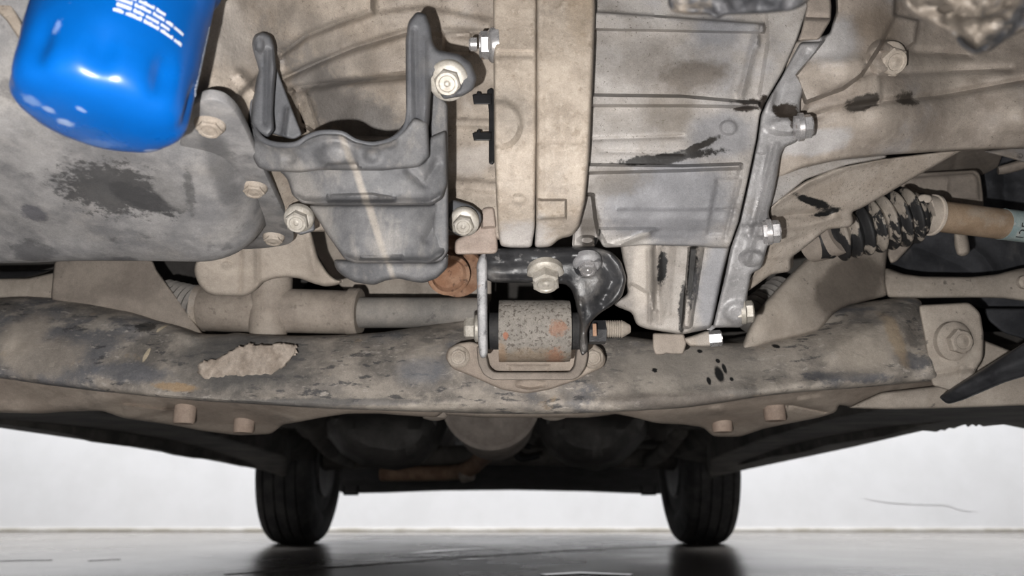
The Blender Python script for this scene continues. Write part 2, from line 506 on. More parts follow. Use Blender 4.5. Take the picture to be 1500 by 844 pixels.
# ------------------------------------------------------------------ car body (underside, sills, rear bumper)
m_under = grime('underbody_coat', (0.055, 0.050, 0.045), (0.10, 0.092, 0.08), 9, layers=[((0.07, 0.065, 0.06), 5, 0.5, 0.65, 0.7)], rough=0.85, bump=0.3, bscale=90)
m_sill = grime('dirty_dark_sill', (0.045, 0.042, 0.038), (0.085, 0.078, 0.068), 11, layers=[((0.16, 0.14, 0.11), 24, 0.6, 0.75, 0.5)], rough=0.8, bump=0.2, bscale=90)
m_bump = grime('dark_bumper_plastic', (0.010, 0.010, 0.011), (0.016, 0.016, 0.017), 10, rough=0.8, spec=0.1, bump=0.1, bscale=60)
m_paint = grime('car_paint_dark', grain=0, c0=(0.06, 0.06, 0.065), c1=(0.07, 0.07, 0.075), scale=6, rough=0.35, spec=0.5, bump=0)
XL, XR = -0.785, 0.655
body = thing('car_body', 'dark dusty underside of the car with long side sills and rear bumper', 'car body', (-0.06, 0.9, 0.25))
def pan_z(x, y):
    t = x + 0.06
    z = 0.315
    z += 0.085 * float(sm((0.17 - abs(t + 0.03)) / 0.06))              # exhaust tunnel
    z -= 0.03 * float(sm((0.03 - abs(abs(t) - 0.40)) / 0.03 + 0.5))     # long floor rails
    z += 0.02 * float(sm((y - 1.9) / 0.3)) * float(sm((2.9 - y) / 0.2))
    for yy in (1.25, 1.75): z -= 0.018 * float(sm((0.03 - abs(y - yy)) / 0.02 + 0.5)) * (abs(t) > 0.2)
    return z
nx, ny = 61, 60
v, f = [], []
for j in range(ny + 1):
    y = 0.86 + (3.38 - 0.86) * j / ny
    for i in range(nx + 1):
        x = XL + 0.03 + (XR - XL - 0.06) * i / nx
        v.append((x, y, pan_z(x, y)))
nb = len(v)
v += [(a, b, c + 0.05) for a, b, c in v]
W = nx + 1
for j in range(ny):
    for i in range(nx):
        a = j * W + i
        f.append((a, a + 1, a + W + 1, a + W)); f.append((a + nb, a + W + nb, a + W + 1 + nb, a + 1 + nb))
for i in range(nx):
    a = i; f.append((a, a + nb, a + 1 + nb, a + 1)); a = ny * W + i; f.append((a, a + 1, a + 1 + nb, a + nb))
for j in range(ny):
    a = j * W; f.append((a, a + W, a + W + nb, a + nb)); a = j * W + nx; f.append((a, a + nb, a + W + nb, a + W))
build('floor_pan', v, f, m_under, body)
for sx, x in ((-1, XL), (1, XR)):      # hollow box sills with a pinch-weld flange
    ys = [0.95 + 1.62 * k / 14 for k in range(15)]
    v, f = [], []
    prof = [(-0.005, 0.237), (0.012, 0.237), (0.014, 0.262), (0.11, 0.285), (0.14, 0.33), (0.14, 0.42), (-0.035, 0.42), (-0.045, 0.33), (-0.03, 0.275), (-0.006, 0.262)]
    for y in ys:
        for a, b in prof: v.append((x - sx * a, y, b + 0.003 * math.sin(y * 17 + sx)))
    n = len(prof)
    for k in range(len(ys) - 1):
        for i in range(n): f.append((k * n + i, k * n + (i + 1) % n, (k + 1) * n + (i + 1) % n, (k + 1) * n + i))
    f.append(tuple(range(n))); f.append(tuple((len(ys) - 1) * n + i for i in reversed(range(n))))
    build('sill', v, f, m_sill, body)
# front ends of the sills, the wheel-arch liner edge at the right is broken and wavy
sculpt('sill_end', [(-40, 596), (60, 604), (130, 601), (215, 612), (300, 632), (420, 668), (420, 700), (385, 689), (300, 673), (180, 653), (90, 640), (0, 627), (-40, 622)],
       [(-40, 610, 1.05), (200, 635, 1.5), (420, 690, 2.4)], 0.06, m_sill, body, rim=(5, 0.02), ext=(0, 0.5, 1))
edge = [(1500, 628), (1470, 622), (1440, 625), (1434, 622), (1430, 625), (1424, 622), (1418, 626), (1414, 622), (1404, 625), (1398, 628), (1390, 627), (1384, 631), (1378, 630), (1372, 633), (1352, 631), (1250, 655), (1150, 676), (1075, 692), (1040, 700), (1040, 672), (1120, 640), (1220, 612), (1300, 598), (1400, 594), (1540, 588), (1540, 634)]
sculpt('sill_end', edge, [(1540, 610, 0.98), (1250, 640, 1.5), (1040, 695, 2.4)], 0.06, m_sill, body, rim=(4, 0.015), passes=0, ext=(0, 0.5, 1))
# rear bumper skirt
sculpt('rear_bumper', [(478, 700), (500, 723), (560, 722), (640, 719), (750, 718), (860, 720), (930, 723), (972, 724), (990, 700), (985, 660), (480, 660)],
       [(480, 700, 3.30), (750, 715, 3.42), (985, 700, 3.30)], 0.10, m_bump, body, rim=(3, 0.02), ext=(0, 1, 0.02))
box('body_shell', (XL - 0.04, 0.9, 0.43), (XR + 0.04, 3.52, 1.35), m_paint, body, 0.05, seg=3)
box('front_body_shell', (-0.85, 0.12, 0.62), (0.72, 0.92, 1.0), m_paint, body, 0.04, seg=3)
box('firewall', (-0.80, 0.86, 0.30), (0.70, 0.90, 0.64), m_under, body)
for sx, x in ((-1, XL - 0.04), (1, XR + 0.02)):
    box('front_wing', (x, 0.12, 0.40), (x + 0.02, 0.92, 0.9), m_paint, body, 0.004)
for px in (514, 950):                                # small tow hooks under the bumper
    hk = thing('tow_loop', 'small dark tow loop under the bumper beside the %s rear tyre' % ('left' if px < 700 else 'right'), 'tow hook', P(px, 720, 3.3))
    tube('loop', [P(px - 10, 712, 3.3), P(px - 10, 724, 3.3), P(px + 10, 724, 3.3), P(px + 10, 712, 3.3)], 0.006, m_bump, hk, 8, smooth=1)

# ------------------------------------------------------------------ rear wheels
m_rub = grime('tyre_rubber', (0.030, 0.030, 0.031), (0.055, 0.053, 0.051), 14, rough=0.8, spec=0.25, bump=0.2, bscale=300)
m_rim = grime('dark_wheel_steel', (0.06, 0.06, 0.062), (0.10, 0.098, 0.095), 12, rough=0.6, metal=0.4, bump=0.1)
R = 0.283
def wheel(xc, side, label):
    w = thing('rear_wheel_assembly', label, 'wheel', (xc, 2.8, 0), 'rear wheels')
    prof, hw = [], 0.092
    prof += [(-hw + 0.01, 0.175), (-hw, 0.19), (-hw - 0.004, 0.215), (-hw, 0.245), (-hw + 0.008, 0.268), (-hw + 0.02, 0.279)]
    xg = -hw + 0.03
    for k in range(4):
        xg0 = -hw + 0.034 + k * 0.0365
        prof += [(xg0, R), (xg0 + 0.001, R - 0.009), (xg0 + 0.007, R - 0.009), (xg0 + 0.008, R)]
    prof += [(hw - 0.02, 0.279), (hw - 0.008, 0.268), (hw, 0.245), (hw + 0.004, 0.215), (hw, 0.19), (hw - 0.01, 0.175)]
    lathe('tyre', (xc, 2.8, R), (1, 0, 0), prof, m_rub, w, 72, angle=25)
    lathe('rim', (xc, 2.8, R), (side, 0, 0), [(-0.08, 0.178), (-0.078, 0.186), (-0.06, 0.172), (0.03, 0.165), (0.035, 0.09), (0.05, 0.06), (0.07, 0.055), (0.07, 0.01)], m_rim, w, 48)
    lathe('brake_drum', (xc, 2.8, R), (-side, 0, 0), [(-0.03, 0.02), (-0.03, 0.13), (0.08, 0.13), (0.09, 0.12), (0.09, 0.02)], m_rim, w, 40)
    return w
wheel(-0.772, -1, 'black rear tyre at the left, standing on the concrete floor')
wheel(0.678, 1, 'black rear tyre at the right, standing on the concrete floor')
ax = thing('rear_axle', 'dark transverse rear axle beam between the two rear tyres', 'axle', (-0.05, 2.75, 0.27))
tube('beam', [(-0.70, 2.80, 0.285), (-0.55, 2.7, 0.29), (-0.05, 2.68, 0.30), (0.46, 2.7, 0.29), (0.61, 2.80, 0.285)], 0.035, m_under, ax, 16)
for s, x in ((-1, -0.57), (1, 0.48)):
    tube('trailing_arm', [(x, 2.75, 0.28), (x, 2.4, 0.29), (x, 2.15, 0.33)], 0.025, m_under, ax, 12)

# ------------------------------------------------------------------ exhaust, tanks under the floor
m_exh = grime('dusty_exhaust_steel', (0.17, 0.14, 0.115), (0.23, 0.195, 0.16), 20, rough=0.7, spec=0.3, bump=0.2)
m_exr = grime('rusty_exhaust_pipe', (0.20, 0.11, 0.06), (0.28, 0.17, 0.10), 22, rough=0.8, bump=0.2)
m_tank = grime('dark_plastic_tank', (0.05, 0.048, 0.045), (0.09, 0.084, 0.078), 9, rough=0.7, bump=0.15)
muf = thing('muffler', 'rounded grey exhaust muffler hanging behind the middle of the crossmember', 'muffler', P(719, 600, 1.25))
c0 = P(719, 585, 1.20)
lathe('can', c0, (0, 1, 0), [(0, 0.02), (0.0, 0.066), (0.004, 0.074), (0.012, 0.078), (0.30, 0.078), (0.31, 0.07), (0.31, 0.02)], m_exh, muf, 48, up=(0, 0, 1), sx=1.0)
lathe('seam_ring', c0 + Vector((0, 0.004, 0)), (0, 1, 0), [(0, 0.074), (0.0, 0.081), (0.006, 0.081), (0.007, 0.074)], m_exh, muf, 48, up=(0, 0, 1))
tp = thing('tail_pipe', 'brown rusty tail pipe bending left behind the muffler', 'exhaust pipe', P(690, 690, 2.2))
tube('pipe', [P(718, 640, 1.55), P(722, 655, 1.75), P(705, 672, 2.0), P(685, 688, 2.15), P(650, 693, 2.3), P(560, 694, 2.38)], 0.022, m_exr, tp, 18)
tube('pipe_bracket', [P(690, 695, 2.14), P(678, 698, 2.16)], 0.018, m_exh, tp, 10)
hg = thing('exhaust_hanger', 'dark wire loop hanger beside the tail pipe bend', 'hanger', P(775, 660, 1.9))
tube('wire', [P(778, 655, 1.9), P(760, 652, 1.9), P(755, 664, 1.9), P(764, 673, 1.9), P(790, 668, 1.9)], 0.007, m_bump, hg, 10)
for nm, lab, ol, Y in (
    ('heat_shield', 'dark curved heat shield left of the muffler', [(470, 600), (655, 600), (652, 630), (640, 660), (615, 682), (580, 690), (530, 682), (500, 665), (480, 640)], 1.55),
    ('fuel_tank', 'dark rounded fuel tank right of the muffler', [(785, 600), (960, 600), (955, 630), (930, 660), (905, 682), (875, 690), (830, 682), (805, 665), (790, 640)], 1.6)):
    o = sculpt(nm, ol, [(sum(p[0] for p in ol) / len(ol), 640, Y)], 0.25, m_tank, None, rim=(45, 0.16), feats=[('r', [(ol[0][0] + 20, 650), (ol[0][0] + 120, 655)], 8, 0.01)], ext=(0, 1, 0.25))
    tag(o, lab, nm.replace('_', ' '))
ALB[0] = 0.64                     # dusty metal and plastic under the car
# ------------------------------------------------------------------ materials of the drive train
m_dustmetal = grime('dusty_tan_casting', (0.36, 0.295, 0.225), (0.50, 0.42, 0.325), 38,
    layers=[((0.58, 0.53, 0.46), 15, 0.55, 0.68, 0.55), ((0.20, 0.155, 0.115), 520, 0.60, 0.66, 0.75), ((0.26, 0.225, 0.18), 22, 0.58, 0.72, 0.5)], rough=0.62, spec=0.4, bump=0.45, bscale=420, bdist=0.0008,
    spots=[spot(515, 158, .46, 85, 34, (0.19, 0.18, 0.17), 0.8, 0.8, 60, -0.05, 0.75), spot(500, 100, .45, 60, 18, (0.28, 0.245, 0.205), 0.9, 0.5, 50, -0.3, 0.6), spot(330, 60, .36, 40, 60, (0.52, 0.47, 0.41), 0.9, 0.6, 40, 0, 0.6), spot(690, 230, .465, 40, 22, (0.56, 0.51, 0.45), 0.8, 0.6, 60, 0, 0.6)])
m_ring = grime('bell_housing_casting', (0.42, 0.34, 0.25), (0.55, 0.46, 0.35), 45,
    layers=[((0.62, 0.53, 0.41), 240, 0.54, 0.66, 0.6), ((0.30, 0.225, 0.145), 190, 0.56, 0.68, 0.55), ((0.34, 0.30, 0.25), 18, 0.55, 0.7, 0.5)], rough=0.65, spec=0.4, bump=0.55, bscale=330, bdist=0.001,
    spots=[spot(748, 180, .42, 30, 38, (0.25, 0.22, 0.18), 0.9, 0.4, 40, 0, 0.5), spot(765, 343, .45, 42, 14, (0.62, 0.60, 0.58), 0.7, 0.5, 60, 0, 0.7),
           spot(845, 40, .42, 18, 60, (0.36, 0.26, 0.15), 0.9, 0.5, 120, 0, 0.5)])
m_trans = grime('gearbox_aluminium', (0.40, 0.365, 0.32), (0.50, 0.47, 0.43), 30,
    layers=[((0.50, 0.46, 0.40), 300, 0.56, 0.66, 0.6), ((0.28, 0.25, 0.215), 14, 0.55, 0.7, 0.55), ((0.13, 0.105, 0.08), 560, 0.62, 0.67, 0.85), ((0.40, 0.41, 0.435), 11, 0.52, 0.66, 0.6)],
    rough=0.58, spec=0.45, metal=0.10, bump=0.35, bscale=500, bdist=0.0006,
    spots=[spot(1010, 118, .435, 52, 24, (0.17, 0.135, 0.10), 0.9, 0.6, 70, -0.1, 0.8), spot(1040, 70, .445, 35, 22, (0.25, 0.26, 0.28), 0.8, 0.4, 60, 0, 0.7),
           spot(975, 180, .445, 35, 34, (0.24, 0.20, 0.15), 0.9, 0.4, 60, 0, 0.6),
           spot(985, 290, .445, 100, 58, (0.255, 0.262, 0.28), 0.6, 0.4, 30, 0, 0.9), spot(900, 268, .445, 50, 18, (0.20, 0.175, 0.145), 0.8, 0.7, 60, -0.15, 0.7),
           spot(1055, 205, .445, 50, 32, (0.29, 0.295, 0.31), 0.7, 0.35, 30, 0, 0.8),
           spot(975, 235, .445, 70, 7.5, (0.022, 0.019, 0.017), 0.35, 0.9, 90, -0.12), spot(1018, 222, .445, 34, 5, (0.03, 0.025, 0.02), 0.4, 0.9, 90, -0.45),
           spot(1092, 168, .445, 32, 8, (0.035, 0.025, 0.018), 0.35, 0.7, 110, -0.1), spot(925, 342, .445, 42, 9, (0.66, 0.62, 0.56), 0.6, 0.4, 60, -0.2),
           spot(946, 346, .445, 6, 3, BLACK, 0.4, 0.5, 150, -0.2), spot(866, 322, .455, 13, 40, (0.11, 0.09, 0.07), 0.5, 0.6, 60, -0.1, 0.85), spot(880, 327, .445, 4, 4, BLACK, 0.4, 0.3, 150)])  # the tall dark brown spot deepens the slot, shade painted into the colour
m_tlow = grime('gearbox_lower_aluminium', (0.37, 0.33, 0.28), (0.46, 0.42, 0.365), 30,
    layers=[((0.25, 0.235, 0.22), 16, 0.52, 0.66, 0.6), ((0.14, 0.12, 0.10), 520, 0.62, 0.68, 0.7), ((0.22, 0.205, 0.185), 60, 0.58, 0.7, 0.5, (5, 1, 0.6))], rough=0.66, spec=0.35, metal=0.0, bump=0.35, bscale=450, bdist=0.0007,
    spots=[spot(972, 388, .49, 6, 22, BLACK, 0.5, 0.8, 150), spot(1016, 395, .49, 7, 48, (0.02, 0.018, 0.016), 0.5, 0.8, 130, 0.06), spot(1000, 450, .5, 6, 32, (0.03, 0.026, 0.022), 0.5, 0.9, 130, 0.05),
           spot(942, 395, .49, 14, 48, (0.56, 0.50, 0.42), 0.6, 0.3, 60), spot(1042, 420, .49, 20, 60, (0.30, 0.305, 0.32), 0.7, 0.3, 40, 0.15, 0.9)])
m_cover = grime('bare_grey_aluminium', (0.34, 0.335, 0.33), (0.47, 0.465, 0.46), 34,
    layers=[((0.58, 0.57, 0.56), 260, 0.57, 0.66, 0.7), ((0.27, 0.235, 0.19), 17, 0.55, 0.70, 0.7)], rough=0.50, spec=0.5, metal=0.2, bump=0.45, bscale=420, bdist=0.0008,
    spots=[spot(1150, 165, .435, 22, 12, (0.045, 0.032, 0.022), 0.4, 0.8, 120, 0.3), spot(1163, 186, .435, 9, 14, (0.045, 0.032, 0.022), 0.4, 0.8, 130, -0.3), spot(1125, 140, .45, 10, 25, (0.48, 0.48, 0.48), 0.5, 0.3, 60)])
m_diff = grime('dusty_differential_casting', (0.32, 0.265, 0.21), (0.44, 0.375, 0.30), 28,
    layers=[((0.36, 0.355, 0.36), 13, 0.52, 0.66, 0.6), ((0.22, 0.165, 0.115), 16, 0.56, 0.7, 0.6), ((0.12, 0.095, 0.07), 400, 0.63, 0.69, 0.7), ((0.52, 0.46, 0.38), 200, 0.6, 0.7, 0.45)], rough=0.6, spec=0.4, bump=0.45, bscale=330, bdist=0.0009,
    spots=[spot(1232, 188, .47, 26, 8, (0.05, 0.04, 0.03), 0.5, 0.9, 110, -0.2), spot(1305, 172, .47, 20, 10, (0.07, 0.055, 0.04), 0.6, 0.9, 110, -0.3), spot(1195, 100, .45, 42, 30, (0.44, 0.435, 0.43), 0.7, 0.4, 50, -0.5, 0.8),
           spot(1250, 85, .46, 45, 25, (0.24, 0.185, 0.13), 0.8, 0.4, 50, -0.3, 0.8), spot(1180, 225, .47, 50, 12, (0.52, 0.51, 0.50), 0.6, 0.4, 60, -0.1, 0.8)])
m_leaf = grime('speckled_tan_casting', (0.46, 0.385, 0.30), (0.56, 0.485, 0.395), 30, layers=[((0.26, 0.215, 0.165), 520, 0.58, 0.64, 0.75), ((0.40, 0.34, 0.27), 12, 0.55, 0.7, 0.6)], rough=0.65, spec=0.35, bump=0.35, bscale=420, bdist=0.0007,
    spots=[spot(1152, 272, .50, 10, 8, BLACK, 0.4, 0.8, 120), spot(1175, 312, .51, 36, 4, BLACK, 0.4, 0.6, 120), spot(1195, 325, .52, 24, 3.5, BLACK, 0.5, 0.8, 120, -0.25)])
m_pan = grime('dusty_dark_oil_pan', (0.22, 0.22, 0.222), (0.36, 0.353, 0.343), 30,
    layers=[((0.46, 0.435, 0.395), 12, 0.47, 0.62, 0.7), ((0.11, 0.11, 0.112), 46, 0.58, 0.68, 0.6), ((0.34, 0.32, 0.30), 300, 0.6, 0.68, 0.4)], rough=0.6, spec=0.4, bump=0.35, bscale=300, bdist=0.0008,
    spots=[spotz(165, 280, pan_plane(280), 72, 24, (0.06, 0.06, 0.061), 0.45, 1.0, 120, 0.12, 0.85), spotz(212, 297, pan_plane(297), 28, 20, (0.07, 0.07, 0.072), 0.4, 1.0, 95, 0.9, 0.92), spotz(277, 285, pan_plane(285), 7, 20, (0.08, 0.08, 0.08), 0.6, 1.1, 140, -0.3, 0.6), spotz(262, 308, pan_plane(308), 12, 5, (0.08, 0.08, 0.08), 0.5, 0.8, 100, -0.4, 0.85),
           spotz(248, 285, pan_plane(285), 18, 18, (0.30, 0.295, 0.285), 0.6, 0.4, 80, 0, 0.8), spotz(318, 250, pan_plane(250), 18, 55, (0.12, 0.12, 0.122), 0.9, 0.4, 50, -0.15, 0.75), spotz(50, 310, pan_plane(310), 16, 8, (0.11, 0.11, 0.13), 0.6, 0.8, 120, -0.5, 0.8),
           spotz(50, 365, pan_plane(365), 32, 8, (0.12, 0.12, 0.125), 0.6, 0.9, 90, 0.3, 0.8), spotz(180, 383, pan_plane(383), 20, 4, (0.13, 0.13, 0.135), 0.6, 0.8, 120, 0.2, 0.8)])
m_plastic = grime('dusty_black_plastic', (0.12, 0.122, 0.127), (0.175, 0.175, 0.177), 60,
    layers=[((0.33, 0.305, 0.27), 42, 0.50, 0.68, 0.6, (1.6, 1, 0.6)), ((0.27, 0.255, 0.235), 130, 0.58, 0.70, 0.35)], rough=0.62, spec=0.35, bump=0.25, bscale=420, bdist=0.0006,
    spots=[spot(555, 330, .44, 5, 110, (0.40, 0.355, 0.29), 0.9, 0.25, 60, -0.33, 0.8), spot(500, 232, .43, 60, 14, (0.33, 0.30, 0.26), 0.9, 0.4, 60, 0, 0.5), spot(480, 340, .44, 20, 55, (0.34, 0.315, 0.275), 0.9, 0.4, 60, -0.4, 0.55)])
m_plastic2 = grime('bare_grey_plastic', (0.115, 0.12, 0.13), (0.15, 0.153, 0.16), 40, layers=[((0.27, 0.25, 0.22), 24, 0.6, 0.75, 0.35)], rough=0.55, spec=0.35, bump=0.15, bscale=420, bdist=0.0005)
m_blk = grime('black_plastic_clip', (0.012, 0.012, 0.013), (0.022, 0.022, 0.024), 50, rough=0.5, bump=0)
m_bolt = grime('dusty_zinc_bolt', (0.45, 0.41, 0.33), (0.58, 0.54, 0.46), 120, layers=[((0.30, 0.255, 0.19), 160, 0.55, 0.68, 0.5)], rough=0.5, spec=0.5, metal=0.25, bump=0.25, bscale=600, bdist=0.0005)
m_boltdust = grime('mud_coated_bolt', (0.40, 0.33, 0.25), (0.50, 0.43, 0.34), 90, layers=[((0.27, 0.23, 0.18), 200, 0.55, 0.68, 0.5)], rough=0.7, spec=0.3, bump=0.4, bscale=500, bdist=0.0007)
m_chrome = grime('bright_zinc_bolt', (0.72, 0.70, 0.68), (0.85, 0.84, 0.83), 120, layers=[((0.42, 0.24, 0.13), 130, 0.62, 0.7, 0.8)], rough=0.28, spec=0.6, metal=0.7, bump=0.1, bscale=600, bdist=0.0004)
m_blackmount = grime('black_painted_steel', (0.030, 0.031, 0.034), (0.06, 0.061, 0.065), 45, layers=[((0.24, 0.225, 0.205), 28, 0.52, 0.68, 0.75), ((0.32, 0.31, 0.30), 160, 0.60, 0.68, 0.6)], rough=0.42, spec=0.5, bump=0.4, bscale=300, bdist=0.0008)
m_wornmount = grime('worn_grey_steel', (0.24, 0.24, 0.245), (0.36, 0.355, 0.35), 60, layers=[((0.07, 0.068, 0.07), 180, 0.56, 0.64, 0.8), ((0.34, 0.18, 0.10), 60, 0.64, 0.72, 0.8)], rough=0.5, spec=0.5, bump=0.4, bscale=300, bdist=0.0008)
m_bush = grime('rusty_bushing_sleeve', (0.27, 0.245, 0.205), (0.37, 0.335, 0.28), 70, layers=[((0.12, 0.095, 0.075), 420, 0.53, 0.60, 0.85), ((0.30, 0.27, 0.24), 500, 0.55, 0.65, 0.5)], rough=0.75, spec=0.3, bump=0.6, bscale=450, bdist=0.001,
    spots=[spot(782, 526, .50, 62, 15, (0.33, 0.23, 0.13), 0.8, 0.7, 110, 0, 0.65), spot(820, 472, .48, 13, 11, (0.40, 0.19, 0.10), 0.7, 1.3, 260, 0, 0.75), spot(815, 519, .495, 12, 11, (0.40, 0.18, 0.09), 0.7, 1.3, 260, 0, 0.75), spot(740, 483, .48, 4, 5, (0.42, 0.16, 0.08), 0.5, 0.6, 150), spot(735, 515, .492, 6, 18, (0.36, 0.22, 0.11), 0.8, 0.9, 200, 0, 0.7)])
m_rubber = grime('black_rubber', (0.022, 0.022, 0.023), (0.045, 0.043, 0.041), 60, layers=[((0.14, 0.13, 0.12), 90, 0.58, 0.7, 0.5)], rough=0.75, spec=0.3, bump=0.3, bscale=400)
ALB[0] = 0.80                     # mud on the subframe is paler
m_sub = grime('muddy_subframe_steel', (0.20, 0.18, 0.155), (0.40, 0.35, 0.285), 26,
    layers=[((0.14, 0.147, 0.165), 10, 0.50, 0.62, 0.8), ((0.50, 0.44, 0.355), 28, 0.54, 0.64, 0.7), ((0.06, 0.062, 0.068), 95, 0.57, 0.64, 0.8, (0.6, 1, 1.8)), ((0.55, 0.50, 0.43), 150, 0.60, 0.66, 0.6, (0.6, 1, 1.5)), ((0.42, 0.29, 0.15), 26, 0.64, 0.74, 0.7), ((0.46, 0.41, 0.33), 420, 0.58, 0.66, 0.4), ((0.07, 0.065, 0.06), 160, 0.66, 0.72, 0.6)],
    rough=0.72, spec=0.3, bump=0.5, bscale=300, bdist=0.001,
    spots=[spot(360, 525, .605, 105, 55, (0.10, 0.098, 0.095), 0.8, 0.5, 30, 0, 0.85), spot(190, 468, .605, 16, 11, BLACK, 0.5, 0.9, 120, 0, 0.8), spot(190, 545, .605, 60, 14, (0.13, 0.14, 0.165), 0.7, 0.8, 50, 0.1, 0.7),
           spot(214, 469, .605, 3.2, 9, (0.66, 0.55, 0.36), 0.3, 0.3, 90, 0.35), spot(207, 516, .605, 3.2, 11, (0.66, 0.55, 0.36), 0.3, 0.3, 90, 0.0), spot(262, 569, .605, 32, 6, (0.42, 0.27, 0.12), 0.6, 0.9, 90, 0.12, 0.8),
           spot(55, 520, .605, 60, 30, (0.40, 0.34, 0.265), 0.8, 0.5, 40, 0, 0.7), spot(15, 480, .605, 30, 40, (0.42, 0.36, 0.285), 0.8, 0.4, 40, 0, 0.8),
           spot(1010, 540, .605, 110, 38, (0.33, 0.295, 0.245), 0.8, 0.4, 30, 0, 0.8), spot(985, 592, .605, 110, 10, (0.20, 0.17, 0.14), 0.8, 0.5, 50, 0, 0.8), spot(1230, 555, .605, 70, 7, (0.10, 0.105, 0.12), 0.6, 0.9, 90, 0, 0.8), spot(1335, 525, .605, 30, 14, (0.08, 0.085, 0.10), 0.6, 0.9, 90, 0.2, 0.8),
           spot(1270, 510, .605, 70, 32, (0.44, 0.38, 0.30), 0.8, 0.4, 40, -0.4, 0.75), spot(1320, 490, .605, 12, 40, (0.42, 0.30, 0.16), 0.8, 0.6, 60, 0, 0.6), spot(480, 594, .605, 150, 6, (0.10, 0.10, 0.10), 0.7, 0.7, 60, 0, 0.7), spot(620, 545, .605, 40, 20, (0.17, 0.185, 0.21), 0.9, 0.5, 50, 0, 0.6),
           spot(1048, 552, .605, 6, 12, BLACK, 0.5, 0.3, 60), spot(1057, 543, .605, 3, 8, BLACK, 0.5, 0.3, 60), spot(1032, 562, .605, 3, 6, BLACK, 0.5, 0.4, 60), spot(1050, 530, .605, 3, 3.5, BLACK, 0.5, 0.4, 60), spot(1064, 560, .605, 3, 3, BLACK, 0.5, 0.4, 60), spot(1027, 513, .605, 4, 3, BLACK, 0.5, 0.4, 60), spot(955, 546, .605, 4, 4, BLACK, 0.4, 1.0, 200), spot(1141, 504, .605, 5, 4, BLACK, 0.5, 0.8, 120)])
m_mud = grime('dry_mud', (0.31, 0.25, 0.19), (0.43, 0.36, 0.285), 70, layers=[((0.30, 0.25, 0.20), 200, 0.55, 0.66, 0.6)], rough=0.9, spec=0.15, bump=0.8, bscale=260, bdist=0.0015)
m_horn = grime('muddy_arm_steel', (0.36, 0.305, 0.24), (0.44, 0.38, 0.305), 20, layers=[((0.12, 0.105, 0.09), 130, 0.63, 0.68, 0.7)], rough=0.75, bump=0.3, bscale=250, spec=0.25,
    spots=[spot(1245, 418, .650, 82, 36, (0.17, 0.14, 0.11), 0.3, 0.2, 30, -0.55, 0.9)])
m_tanplate = grime('tan_coated_plate', (0.42, 0.355, 0.28), (0.50, 0.43, 0.345), 22, layers=[((0.22, 0.18, 0.14), 300, 0.68, 0.72, 0.6)], rough=0.75, spec=0.25, bump=0.2, bscale=200)
m_brown = grime('brown_dust_steel', (0.27, 0.225, 0.18), (0.35, 0.295, 0.235), 18, layers=[((0.13, 0.115, 0.10), 160, 0.68, 0.74, 0.6), ((0.40, 0.33, 0.25), 12, 0.55, 0.7, 0.5)], rough=0.78, spec=0.25, bump=0.25, bscale=220)
m_lowflange = grime('brown_lower_flange', (0.36, 0.29, 0.225), (0.46, 0.38, 0.295), 14, layers=[((0.19, 0.165, 0.14), 12, 0.52, 0.66, 0.7), ((0.42, 0.30, 0.17), 30, 0.64, 0.75, 0.5)], rough=0.8, spec=0.2, bump=0.3, bscale=180)
ALB[0] = 0.70
m_rack = grime('rack_housing_alloy', (0.31, 0.255, 0.20), (0.42, 0.355, 0.28), 22, layers=[((0.20, 0.165, 0.13), 200, 0.58, 0.68, 0.6)], rough=0.7, spec=0.3, bump=0.35, bscale=300)
m_racktube = grime('rack_tube_steel', (0.24, 0.225, 0.20), (0.33, 0.30, 0.255), 24, layers=[((0.10, 0.095, 0.09), 90, 0.62, 0.70, 0.6)], rough=0.7, spec=0.3, bump=0.3, bscale=300)
m_boot = grime('dusty_rubber_boot', (0.20, 0.185, 0.165), (0.27, 0.25, 0.22), 40, rough=0.8, bump=0.2, bscale=300, spec=0.2)
m_cvboot = grime('muddy_rubber_boot', (0.30, 0.255, 0.20), (0.37, 0.32, 0.255), 40, layers=[((0.022, 0.022, 0.023), 55, 0.45, 0.49, 1.0, (1, 1, 0.5)), ((0.02, 0.02, 0.02), 200, 0.66, 0.69, 0.9)], rough=0.6, spec=0.3, bump=0.4, bscale=300)
m_shaft = grime('rusty_brown_shaft', (0.34, 0.225, 0.125), (0.42, 0.295, 0.175), 26, layers=[((0.44, 0.37, 0.28), 30, 0.54, 0.68, 0.6), ((0.24, 0.14, 0.075), 60, 0.6, 0.7, 0.6)], rough=0.7, spec=0.3, bump=0.3, bscale=300)
m_rusty = grime('orange_rust_iron', (0.36, 0.17, 0.08), (0.48, 0.27, 0.15), 50, layers=[((0.13, 0.07, 0.045), 170, 0.56, 0.64, 0.8)], rough=0.85, spec=0.15, bump=0.6, bscale=350, bdist=0.001)
m_redbrown = grime('reddish_brown_casting', (0.36, 0.27, 0.21), (0.45, 0.36, 0.29), 30, layers=[((0.34, 0.19, 0.14), 24, 0.52, 0.68, 0.6)], rough=0.6, spec=0.4, bump=0.3, bscale=300)
ALB[0] = 0.64
m_dark = grime('dark_wheel_arch', (0.045, 0.048, 0.055), (0.085, 0.088, 0.098), 16, layers=[((0.16, 0.155, 0.15), 22, 0.58, 0.72, 0.5, (2, 1, 0.7))], rough=0.85, bump=0.4, bscale=120)
m_nearmud = grime('muddy_bumper_bar', (0.035, 0.038, 0.045), (0.085, 0.085, 0.09), 40, layers=[((0.22, 0.18, 0.135), 32, 0.52, 0.60, 0.9), ((0.30, 0.16, 0.07), 40, 0.62, 0.68, 0.7), ((0.30, 0.30, 0.30), 60, 0.66, 0.74, 0.6)], rough=0.6, spec=0.4, bump=0.6, bscale=120, bdist=0.003)
